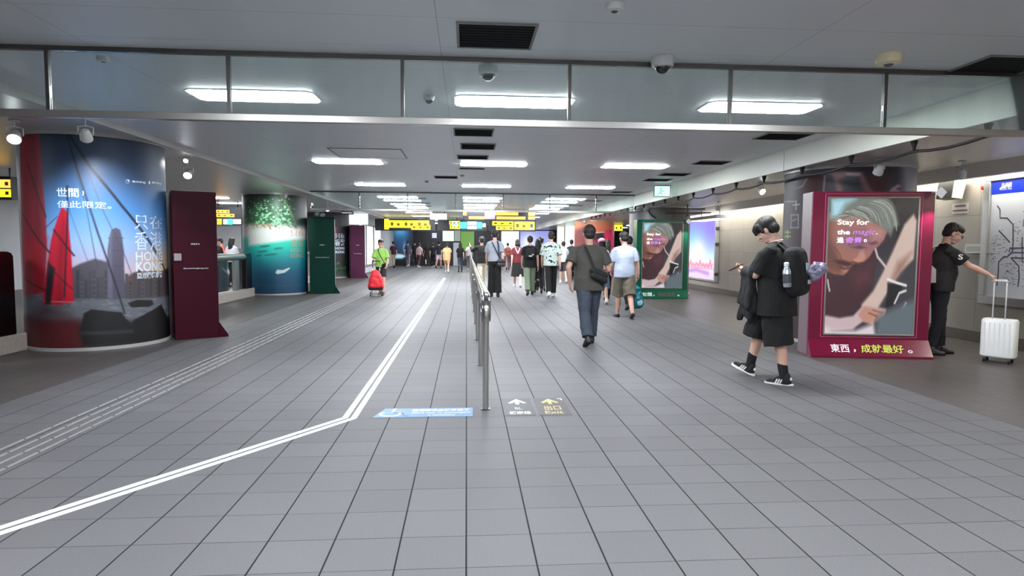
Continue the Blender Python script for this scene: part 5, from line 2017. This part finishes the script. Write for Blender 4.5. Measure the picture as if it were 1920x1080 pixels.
    def backpack(self, m, label, w=.15, d=.075, z0=1.02, z1=1.40, off=.0, cat='backpack', strapm=None, y=-.115):
        mb = MB()
        c = y - d - .012 - off
        for sd in (-1, 1):
            mb.capsule(self.T((sd * (w - .06), c, z0 + .07)), self.T((sd * (w - .07), c + .01, z1 - .07)), d, d * .9, 14)
        mb.capsule(self.T((-w + .07, c, z0 + .06)), self.T((w - .07, c, z0 + .06)), d, d, 14)
        mb.capsule(self.T((-w + .08, c + .01, z1 - .07)), self.T((w - .08, c + .01, z1 - .07)), d * .9, d * .9, 14)
        mb.ball(self.T((0, c, (z0 + z1) / 2)), w * .95, d, (z1 - z0) / 2.1)
        mb.ball(self.T((0, c - d * .75, z0 + .12)), w * .72, d * .5, .10)
        o = self.put('backpack', mb, m, vox=max(.008, self.vox), amp=.004, free=(label, cat))
        for sd in (-1, 1):
            st = MB()
            pts = [self.T((sd * .085, c + .06, z1 - .03)), self.T((sd * .09, -.06, 1.435)), self.T((sd * .095, .01, 1.452)), self.T((sd * .10, .10 + .02, 1.36)), self.T((sd * .115, .135, 1.24)), self.T((sd * .165 * self.w, .07, 1.12)), self.T((sd * .17 * self.w, -.06, 1.08))]
            st.tube(pts, (.022, .006), 8)
            st.v = [tuple(V3(*p) * self.s) for p in st.v]
            me = st.mesh('shoulder_strap')
            shade(me, 60)
            link('shoulder_strap', me, strapm or m, o)
        return o, c


BLK = cloth('black', (10, 10, 11))
BLK2 = cloth('soft_black', (16, 16, 18))

# A - walking with a phone, jacket over the arm ------------------------------------------------
a = Person('person in black tee and long shorts walking left, looking down at a phone', 3.33, 6.45, 47, h=1.80, w=1.24, legs=((-7, 4, 0), (27, 16, 20)), lean=4, head=(34, 4), vox=.0055,
           wrists=((-.03, .34, 1.17), (.10, .36, 1.20)), elbows=((-.7, -.3, -.8), (.8, -.2, -.8)), palm=((.1, -.3, 1), (-.3, -.3, 1)), curl=((30, 30, 20), (30, 34, 24)), belly=.02)
a.shirt(BLK, hem=.71, sleeve=.88, loose=.036, flare=.016, name='tee_shirt', amp=.008)
a.trousers(cloth('shorts_black', (9, 9, 10)), r=(.118, .118, .120), to=1.18, name='shorts', amp=.010)
WS = mat('shoe_white', (226, 226, 224), .5)
a.shoes(mat('shoe_black_suede', (26, 26, 28), .8), sole=WS, sock=cloth('sock_black', (14, 14, 15)), stripes=WS)
a.hair('mop')
a.face()
nc = MB().tube([a.T((.066 * math.cos(t), -.012 + .064 * math.sin(t), 1.462 - .012 * math.sin(t))) for t in np.linspace(0, 2 * math.pi, 25)], .006, 8)
a.put('collar_trim', nc, mat('cloth_white_collar', (226, 224, 220), .9), fused=False)
pk, cc = a.backpack(cloth('backpack_black', (10, 10, 12), .85), 'large black backpack on the person in black holding a phone', w=.18, d=.095, z0=.93, z1=1.38, y=-.095)
for nm, dy, z, ln in (('reflective_tab', -.095, 1.16, .07), ('reflective_tab', -.10, 1.02, .04)):
    t = MB().box(-.05, cc + dy - .022, z, .03, cc + dy - .004, z + ln)
    t.v = [tuple(a.T(p)) for p in t.v]
    a.put(nm, t, mat('reflective_grey', (172, 184, 190), .3), fused=False, parent=pk, angle=30)
# bottle in the side pocket
bt = MB()
bx, by = -.245, cc + .03
bt.rings([(bx, by, .99, .036, .036), (bx, by, 1.0, .040, .040), (bx, by, 1.15, .040, .040), (bx, by, 1.175, .028, .028), (bx, by, 1.19, .026, .026)], 24, fn=a.lf)
ob = a.put('water_bottle', bt, mat('bottle_steel', (176, 184, 190), .25, .7), fused=False, free=('steel water bottle with a dark label in the side pocket of the black backpack', 'bottle'))
lb = MB().rings([(bx, by, 1.03, .0408, .0408), (bx, by, 1.12, .0408, .0408)], 24, fn=a.lf)
a.put('label_band', lb, mat('bottle_label', (62, 66, 72), .4), fused=False, parent=ob)
cp = MB().rings([(bx, by, 1.195, .024, .024), (bx, by, 1.225, .024, .024), (bx, by, 1.235, .014, .014)], 18, fn=a.lf)
a.put('bottle_cap', cp, mat('bottle_cap_white', (222, 226, 228), .4), fused=False, parent=ob)
# clear bag behind the pack
cb = MB()
cb.capsule(a.T((.02, cc - .16, 1.10)), a.T((.04, cc - .22, 1.17)), .050, .060, 12)
cb.capsule(a.T((.0, cc - .11, 1.14)), a.T((.02, cc - .18, 1.20)), .03, .04, 12)
a.put('plastic_bag', cb, mat('clear_violet_plastic', (128, 124, 150), .2, coat=.6), vox=.008, amp=.018, freq=22, free=('crumpled violet plastic bag hooked behind the black backpack', 'bag'))
# phone
S_, E_l, W_l = a.arms[0]
ph = MB().box(-.037, -.004, -.075, .037, .004, .075)
Mx = Matrix.Translation(Vector((W_l[0] + .035, W_l[1] + .10, W_l[2] + .055))) @ Matrix.Rotation(math.radians(62), 4, 'X')
ph.xf(Mx)
o = a.put('smartphone', ph, black, fused=False, angle=30, free=('dark smartphone held up in front of the person in black', 'phone'))
sc = MB().box(-.033, -.0052, -.070, .033, -.0042, .070).xf(Mx)
a.put('screen', sc, mat('phone_screen', (90, 70, 80), .2, emit=.2), fused=False, parent=o)
# jacket over the left forearm
jk = MB()
M1 = E_l + (W_l - E_l) * .15
M2 = E_l + (W_l - E_l) * .95
jk.capsule(M1 + V3(0, 0, .01), M2 + V3(0, 0, .01), .060, .056, 14)
for q, (dx, dy, dz, r0, r1) in enumerate(((-.02, .03, -.30, .060, .050), (.0, .02, -.42, .060, .045), (.01, -.02, -.34, .055, .05))):
    for t in (.15, .4, .65, .9):
        b0 = M1 + (M2 - M1) * t
        jk.capsule(b0 + V3(-.015 + q * .018, 0, -.02), b0 + V3(dx - .015 + q * .02, dy, dz * (1 - .18 * t) - .04), r0 * .62, r1 * .72, 10)
jk.capsule(M2 + V3(-.01, -.02, -.30), M2 + V3(-.02, .03, -.47), .045, .034, 10)
a.put('jacket', jk, cloth('jacket_black', (15, 16, 20), .8), vox=.009, amp=.014, freq=11, stretch=(1.5, 1.5, .4), free=('black jacket draped over the forearm of the person looking at a phone', 'jacket'))

# B - man with glasses and the white suitcase ---------------------------------------------------
b = Person('person with glasses in a black tee holding the handle of a white suitcase', 6.48, 8.06, -112, h=1.80, w=1.16, legs=((6, 4, 0), (-4, 6, 0)), lean=5, head=(26, -4), vox=.0055, skin=SKIN,
           arms=((-10, 5, 8, 0), (0, 0, 0, 0)), wrists=(None, (.16, .52, 1.10)), elbows=(None, (.6, -.5, -.6)), palm=(None, (-.2, .2, -1)), curl=((20, 24, 20), (48, 46, 34)), belly=.03)
b.shirt(BLK2, hem=.84, sleeve=.74, loose=.016, name='tee_shirt')
b.trousers(cloth('dark_denim', (17, 19, 28)), r=(.102, .072, .060), name='jeans')
b.shoes(mat('shoe_black', (16, 16, 17), .5))
b.hair('short', HAIR_B)
b.face(glasses=True)
S_, E_, W_ = b.arms[1]
v, f = text_box('S', -.026, -.034, .026, .034, .02)
q = S_ + (E_ - S_) * .42
tb = MB().add([(q[0] + .088, q[1] - p[0] * -1.0, q[2] + p[1]) for p in v], f)
b.put('sleeve_letter', tb, mat('letter_white', (230, 230, 228), .6), fused=False)
bg = MB()
bg.capsule(b.T((.10, -.20, 1.02)), b.T((.04, -.22, 1.20)), .085, .07, 14)
bg.capsule(b.T((.02, -.20, .98)), b.T((.13, -.17, .96)), .08, .07, 14)
o = b.put('shoulder_bag', bg, cloth('bag_black', (14, 15, 15), .8), vox=.009, amp=.008, free=('black shoulder bag with a pale flap behind the person with glasses', 'bag'))
fl = MB()
fl.prism([(-.05, -.10), (.06, -.12), (.085, .05), (.03, .13), (-.045, .10)], 0, 0, .012)
fl.xf(Matrix.Translation((.195, -.19, 1.06)) @ Matrix.Rotation(math.radians(-14), 4, 'Z') @ Matrix.Rotation(math.radians(10), 4, 'X'))
b.put('pale_flap', fl, cloth('flap_pale', (168, 164, 156)), fused=False, parent=o)
st = MB()
b.strap(st, -1, .15, 1.10, back=True, wd=.016, dr=.006)
b.put('strap', st, cloth('bag_black', (22, 24, 24)), fused=False, parent=o, angle=60)

# suitcase
sx, sy, sr = 6.82, 7.44, math.radians(-56)
r = thing('suitcase', 'white hard-shell suitcase with its handle pulled out, in front of the route map', 'suitcase', (sx, sy, 0), sr)
r.scale = (.87, .87, .92)
WSH = mat('suitcase_white', (232, 234, 234), .35, vary=.02, scale=6, coat=.3)
MB().rings([(0, 0, .075, .195, .115), (0, 0, .095, .212, .132), (0, 0, .585, .212, .132), (0, 0, .610, .195, .115)], 48, power=5).build('shell', WSH, r, smooth=True, angle=50, bevel=.006)
for s_ in (-1, 1):
    rb = MB()
    for i in range(6):
        x = -.15 + i * .06
        rb.box(x - .008, min(s_ * .1365, s_ * .1315), .12, x + .008, max(s_ * .1365, s_ * .1315), .56)
    rb.build('ribbed_face', WSH, r, bevel=.002)
MB().rings([(0, 0, .10, .2135, .006), (0, 0, .58, .2135, .006)], 24, power=6).build('zip_line', mat('zip_grey', (150, 152, 154), .5), r)
for x in (-.15, .15):
    for y in (-.08, .08):
        wh = MB().cyl(0, 0, -.012, .012, .030, 18).xf(Matrix.Translation((x, y, .0305)) @ Matrix.Rotation(math.radians(90), 4, 'Y'))
        w_ = wh.build('wheel', rubber, r, smooth=True, angle=40)
        MB().box(x - .018, y - .018, .045, x + .018, y + .018, .076).build('wheel_fork', mat('fork_grey', (90, 90, 92), .4), w_)
for x in (-.075, .075):
    MB().tube([(x, -.085, .60), (x, -.085, 1.13)], .0085, 10).build('handle_rod', mat('handle_white', (214, 216, 218), .35), r, smooth=True)
MB().tube([(-.080, -.085, 1.12), (-.070, -.085, 1.145), (.070, -.085, 1.145), (.080, -.085, 1.12)], .016, 12).build('handle_grip', mat('handle_white', (214, 216, 218), .35), r, smooth=True)

# C - grey tee -----------------------------------------------------------------------------------
p = Person('person in a charcoal tee and blue jeans walking away with a black crossbody bag', 1.80, 9.05, 4, h=1.76, w=1.24, legs=((-14, 14, -22), (12, 5, 0)), lean=2, head=(6, 0), vox=.007, skin=SKIN2,
           arms=((-22, 24, 40, 24), (-4, 16, 78, 34)), belly=.03)
p.shirt(cloth('charcoal', (62, 62, 58)), hem=.80, sleeve=.72, loose=.016, name='tee_shirt')
p.trousers(cloth('blue_jeans', (52, 60, 72), vary=.25, scale=9), r=(.106, .086, .078), name='jeans', amp=.010)
p.shoes(mat('shoe_black', (16, 16, 17), .5))
p.hair('short', HAIR_B)
bg = MB()
for t in (0, 1):
    bg.capsule(p.T((.015, -.195, 1.085 - .07 * t)), p.T((.185, -.150, 1.015 - .07 * t)), .052, .050, 14)
o = p.put('crossbody_bag', bg, cloth('bag_black', (14, 15, 15), .8), vox=.008, amp=.004, free=('black crossbody bag on the lower back of the person in the charcoal tee', 'bag'))
st = MB()
p.strap(st, -1, .03, 1.12, wd=.020, dr=.010)
p.put('strap', st, cloth('bag_black', (22, 24, 24)), fused=False, parent=o, angle=60)

# D - pale tee, shorts, teal bag -----------------------------------------------------------------
p = Person('person in a pale blue tee and khaki shorts with a teal bag', 3.22, 12.50, 2, h=1.76, w=1.14, legs=((14, 6, 0), (-14, 16, -20)), lean=3, head=(14, 6), vox=.008, skin=SKIN,
           arms=((8, 8, 40, 10), (-2, 8, 6, 0)), belly=.02, group='people in the hall')
p.shirt(cloth('pale_blue', (164, 174, 194), vary=.04), hem=.83, sleeve=.80, loose=.022, name='tee_shirt')
p.trousers(cloth('khaki_grey', (98, 92, 80)), r=(.112, .112, .114), to=1.10, name='shorts', amp=.010)
p.shoes(mat('shoe_black', (16, 16, 17), .5), slip=True)
p.hair('short')
S_, E_, W_ = p.arms[1]
tb = MB()
hnd = W_ + V3(0, .02, -.10)
tb.capsule(hnd + V3(.0, 0, -.02), hnd + V3(0.01, 0, -.16), .016, .05, 12)
tb.capsule(hnd + V3(.01, 0, -.16), hnd + V3(.03, .01, -.38), .085, .13, 14)
tb.ball(hnd + V3(.03, 0, -.43), .145, .11, .12)
o = p.put('tote_bag', tb, mat('teal_bag', (0, 112, 124), .5, vary=.2, scale=10), vox=.010, amp=.018, freq=14, free=('teal bag hanging from the hand of the person in khaki shorts', 'bag'))
lg = MB().ball(hnd + V3(.06, -.110, -.42), .06, .012, .06)
p.put('printed_mark', lg, mat('bag_print', (150, 190, 200), .5), fused=False, parent=o)

# people further off ------------------------------------------------------------------------------
DEN = cloth('denim_skirt', (96, 116, 140))
WHT = cloth('white', (190, 192, 198), vary=.04)


def simple(label, x, y, heading=0, h=1.70, w=1.0, top=BLK, bottom=BLK, sleeve=.7, hair='short', hairm=None, shoe=None, kind='trousers', vox=.011, phase=1, loose=.012, hem=.88, r=(.092, .068, .060), to=1.93, head=(4, 0), arms=None, **k):
    lg = ((13, 4, 0), (-15, 12, -20)) if phase > 0 else ((-15, 12, -20), (13, 4, 0))
    if phase == 0:
        lg = ((3, 3, 0), (-3, 3, 0))
    ar = arms or (((-14, 7, 14, 0), (14, 7, 20, 4)) if phase > 0 else ((14, 7, 20, 4), (-14, 7, 14, 0)))
    q = Person(label, x, y, heading, h=h, w=w, legs=lg, arms=ar, head=head, vox=vox, **k)
    q.shirt(top, hem=hem, sleeve=sleeve, loose=loose)
    if kind == 'trousers':
        q.trousers(bottom, r=r, to=to)
    elif kind == 'shorts':
        q.trousers(bottom, r=(.100, .096, .096), to=to if to < 1.3 else .85, name='shorts')
    else:
        q.skirt(bottom, to=to if to < 1 else .50)
    q.shoes(shoe or mat('shoe_dark', (30, 30, 32), .6))
    q.hair(hair, hairm)
    return q


def spot(px, yf):
    """foot point on the floor seen at a place in the photo"""
    q = on_z(px, yf)
    return q[0], q[1]


WSHOE = mat('shoe_pale', (206, 206, 204), .6)
e = simple('person in a pink cap, white top and denim skirt beside the charcoal tee', 3.42, 15.6, 0, 1.66, .92, WHT, DEN, hair='cap_long', kind='skirt', to=.42, shoe=WSHOE, vox=.010, head=(2, 0))
bg = MB().capsule(e.T((-.16, -.14, .98)), e.T((-.06, -.18, .96)), .085, .08, 12)
o = e.put('handbag', bg, mat('brown_leather', (142, 88, 48), .5, vary=.15), vox=.010, amp=.004, free=('tan brown bag on the back of the person in the pink cap', 'bag'))
st = MB()
e.strap(st, 1, -.12, 1.03, wd=.012, dr=.008)
e.put('strap', st, mat('brown_leather', (142, 88, 48)), fused=False, parent=o, angle=60)
simple('person with dark cap and pale sleeves between the pink cap and the pale blue tee', 3.86, 16.9, 0, 1.66, .92, cloth('light_violet', (186, 180, 196)), BLK, hair='long', hairm=HAIR_B, phase=-1, vox=.011)
simple('person in a grey tee behind the shoulder of the pale blue tee', 3.76, 14.2, 0, 1.70, 1.0, cloth('mid_grey', (116, 122, 126)), BLK, phase=-1, vox=.010, head=(8, 10))
f = simple('tall person in a grey tee and wide black trousers beside the railing', .80, 17.75, 0, 1.90, .98, cloth('blue_grey', (136, 142, 152)), BLK, sleeve=.80, r=(.096, .088, .100), phase=0, vox=.009, hem=.92, head=(2, -4))
bg = MB()
bg.capsule(f.T((.10, -.17, .93)), f.T((.22, -.10, .93)), .055, .05, 12)
bg.capsule(f.T((.10, -.17, .84)), f.T((.22, -.10, .84)), .055, .05, 12)
o = f.put('shoulder_bag', bg, cloth('bag_dark_grey', (52, 50, 54), .6), vox=.010, amp=.004, free=('dark grey shoulder bag on the hip of the tall person in grey', 'bag'))
st = MB()
f.strap(st, -1, .14, .98, wd=.016, dr=.008)
st.tube([f.T((.07, -.07, 1.44)), f.T((.085, -.125, 1.34)), f.T((.10, -.145, 1.15)), f.T((.13, -.15, .98))], (.020, .005), 8)
f.put('strap', st, cloth('strap_navy', (34, 40, 62)), fused=False, parent=o, angle=60)
g = simple('person in a black tee and pale green trousers wearing a black backpack', 1.88, 18.4, 0, 1.76, 1.06, BLK2, cloth('pale_green', (124, 140, 116)), r=(.098, .082, .076), phase=-1, vox=.009, hem=.82, loose=.016)
pk, cc = g.backpack(cloth('backpack_black', (10, 10, 12), .85), 'black backpack with white marks on the person in pale green trousers', w=.13, d=.06, z0=1.06, z1=1.38)
for q, (x0, z, w_) in enumerate(((-.06, 1.13, .09), (.03, 1.17, .05))):
    t = MB().box(x0, cc - .098, z, x0 + w_, cc - .060, z + .022)
    t.v = [tuple(g.T(v_)) for v_ in t.v]
    g.put('white_mark', t, WS, fused=False, parent=pk, angle=30)
simple('person with long black hair, all in black, right of the black backpack', 2.22, 19.3, 0, 1.68, .9, BLK, BLK, hair='long', vox=.011, phase=1)
N = Nodes('cloth_floral')
N.b.inputs['Roughness'].default_value = .9
fn = N.noise(15.0, 1.5)
N.link(N.mix(N.math('GREATER_THAN', fn, .60), lin((172, 186, 180)), lin((30, 40, 38))), N.b.inputs['Base Color'])
i_ = simple('person in a white shirt with dark leaf print and black track trousers', 2.42, 17.75, 0, 1.87, 1.06, N.m, BLK, sleeve=.9, loose=.028, hem=.84, shoe=WSHOE, phase=-1, vox=.009, r=(.098, .082, .078))
for k, sd in ((0, -1), (1, 1)):
    hp, kn, an, _p = i_.legs[k]
    st = MB().tube([hp + V3(sd * .085, 0, -.10), kn + V3(sd * .084, 0, 0), an + V3(sd * .082, 0, .06)], (.004, .012), 8)
    i_.put('side_stripe', st, WS, fused=False, angle=60)
simple('person in dark green sleeves half hidden behind the leaf print shirt', 2.42, 20.2, 0, 1.76, .95, cloth('dark_green', (62, 76, 68)), BLK, phase=1, vox=.012)
j = simple('person in a maroon top with white straps and a black skirt', 1.80, 22.0, 0, 1.70, .94, cloth('maroon', (92, 22, 30)), BLK, hair='bob', kind='skirt', to=.40, shoe=WSHOE, vox=.011)
st = MB()
j.strap(st, -1, .0, 1.22, wd=.016, dr=.004)
j.strap(st, 1, .0, 1.22, wd=.016, dr=.004)
j.put('straps', st, WS, fused=False, angle=60)
m_ = simple('person in a black top and cream trousers left of the tall person, behind the railing', .50, 20.4, 10, 1.76, 1.0, BLK, cloth('cream', (206, 198, 176)), sleeve=1.6, phase=-1, vox=.011, arms=((70, 18, 60, 0), (20, 8, 60, 10)))
simple('person in a white tee and dark shorts walking in front of the orange column', 3.85, 24.6, 0, 1.66, .98, WHT, cloth('dark_shorts', (40, 40, 48)), kind='shorts', to=.95, shoe=WSHOE, phase=1, vox=.012)
simple('person in a dark tee and black trousers left of the orange column', 4.65, 27.4, 0, 1.76, .95, cloth('dark_olive', (50, 54, 52)), BLK, phase=-1, vox=.012)
far = [
    (738, 502, 1.72, cloth('wine_dark', (66, 34, 46)), cloth('sand', (172, 152, 128)), 'short', 'trousers', 'person in a dark wine tee and sand trousers far off on the left', 30),
    (765, 500, 1.78, cloth('slate_blue', (52, 60, 78)), cloth('grey_print', (110, 104, 110)), 'short', 'trousers', 'person in a slate blue shirt in front of the dark blue lit picture', 0),
    (778, 499, 1.78, BLK, BLK, 'short', 'trousers', 'person all in black right of the slate blue shirt', 0),
    (786, 501, 1.62, cloth('pink_white', (216, 190, 194)), cloth('brown', (92, 66, 56)), 'bun', 'trousers', 'person in a pale pink top and brown trousers', -30),
    (801, 499, 1.68, BLK, BLK, 'long', 'skirt', 'person in a long black dress with long hair', 0),
    (812, 502, 1.62, cloth('near_black_blue', (28, 28, 40)), BLK, 'short', 'trousers', 'person in dark blue holding something white, left of the pink shorts', 0),
    (823, 503, 1.74, cloth('navy', (32, 34, 48)), cloth('pink_shorts', (206, 176, 184)), 'short', 'shorts', 'person in a navy tee and pale pink shorts', -20),
    (838, 511, 1.62, cloth('apricot', (226, 168, 118)), cloth('apricot_short', (196, 140, 96)), 'pony', 'shorts', 'person in an oversized apricot tee with bare legs and a dark ponytail', 0),
    (863, 510, 1.62, BLK, cloth('blue_jeans', (52, 60, 72)), 'long', 'trousers', 'person in a black top and blue jeans with long black hair', 0),
    (880, 506, 1.66, cloth('light_grey', (186, 186, 190)), cloth('mid_grey', (116, 122, 126)), 'short', 'trousers', 'person in a light grey top just left of the far end of the railing', 0),
    (952, 506, 1.66, cloth('rust', (140, 70, 60)), cloth('rose_grey', (150, 120, 124)), 'short', 'trousers', 'person in a rust top far off between the tall grey tee and the maroon top', 0),
    (1090, 514, 1.66, cloth('white', (220, 222, 228)), BLK, 'long', 'trousers', 'person in a white top far off in front of the orange column', 0),
]
for k, (px_, yf, h, tp, bt_, hr, kd, lab, hd) in enumerate(far):
    x, y = spot(px_, yf)
    o = simple(lab, x, y, hd, h, .94, tp, bt_, hair=hr, kind=kd, shoe=WSHOE if k % 2 else None, phase=1 if k % 2 else -1, vox=.016, loose=.04 if 'oversized' in lab else .012, hem=.70 if 'oversized' in lab else .88, to=.25 if 'dress' in lab else 1.93)
# left area beyond the barrier
for x, y, tp, bt_, hr, lab, hd in ((-8.35, 21.4, BLK, cloth('mid_grey', (116, 122, 126)), 'short', 'person in black beyond the barrier, left of two seen past the maroon screen end', 20), (-8.05, 22.0, WHT, BLK, 'long', 'person in white with long hair beyond the barrier past the maroon screen end', -20),
                                   (-9.9, 26.0, cloth('coral', (226, 90, 70)), cloth('mid_grey', (116, 122, 126)), 'short', 'person in a coral top far beyond the glass barrier', 90)):
    simple(lab, x, y, hd, 1.68, .96, tp, bt_, hair=hr, vox=.014)

# woman in lime with the red shopping trolley ------------------------------------------------------
n_ = Person('person in a lime green tee walking towards the camera behind a red shopping trolley', -2.50, 18.45, 176, h=1.62, w=.96, legs=((12, 5, 0), (-12, 12, -16)), head=(4, 0), vox=.008,
            arms=((12, 12, 34, 6), (18, 10, 40, 8)), curl=(40, 40, 30))
n_.shirt(cloth('lime', (146, 192, 92), vary=.06), hem=.88, sleeve=.80, loose=.024, name='tee_shirt')
n_.trousers(cloth('dark_shorts', (40, 40, 48)), r=(.100, .098, .096), to=.80, name='shorts')
n_.shoes(mat('shoe_dark', (30, 30, 32), .6))
n_.hair('short', HAIR_B)
n_.face(glasses=True)
bg = MB().capsule(n_.T((-.20, .08, .95)), n_.T((-.10, .14, .93)), .06, .06, 12)
o = n_.put('crossbody_bag', bg, cloth('bag_black', (14, 15, 15), .8), vox=.010, free=('small black crossbody bag on the person in lime green', 'bag'))
st = MB()
n_.strap(st, 1, -.14, .98, back=False, wd=.012, dr=.008)
n_.put('strap', st, cloth('bag_black', (22, 24, 24)), fused=False, parent=o, angle=60)
r = thing('shopping_trolley', 'red two-wheeled shopping trolley bag in front of the person in lime green', 'trolley', (-2.56, 17.75, 0), math.radians(4))
bm_ = MB()
bm_.rings([(0, .02, .22, .17, .11), (0, .02, .28, .215, .14), (0, .02, .45, .20, .13), (0, .03, .62, .15, .11), (0, .04, .72, .10, .08), (0, .05, .76, .05, .04)], 28, power=2.6)
me = fuse(bm_, .012, 3, .012, 8)
link('bag', me, mat('trolley_red', (206, 24, 40), .55, vary=.12, scale=8), r)
bm_ = MB()
bm_.rings([(0, .02, .19, .19, .12), (0, .02, .265, .218, .145)], 28, power=2.6)
bm_.build('base_tray', mat('tray_dark', (50, 16, 20), .6), r, smooth=True, angle=40)
for x in (-.15, .15):
    wv = MB().tube([(.008 * 0, .062 * math.cos(t), .075 + .062 * math.sin(t)) for t in np.linspace(0, 2 * math.pi, 25)], .013, 8).xf(Matrix.Translation((x, .06, 0)))
    wo = wv.build('wheel', rubber, r, smooth=True)
    hb = MB().cyl(0, 0, -.014, .014, .03, 14).xf(Matrix.Translation((x, .06, .075)) @ Matrix.Rotation(math.radians(90), 4, 'Y'))
    hb.build('hub', mat('hub_grey', (170, 170, 172), .4), wo)
MB().tube([(-.15, .06, .075), (.15, .06, .075)], .009, 8).build('axle', steel, r, smooth=True)
fr = MB()
for x in (-.10, .10):
    fr.tube([(x, -.07, .02), (x, -.05, .20), (x, .15, .30), (x, .16, .70), (x, .30, 1.0)], .010, 8)
fr.tube([(-.10, -.07, .02), (.10, -.07, .02)], .010, 8)
fr.build('frame', steel_bright, r, smooth=True)
MB().tube([(-.11, .30, 1.0), (.11, .30, 1.0)], .016, 10).build('grip', black, r, smooth=True)
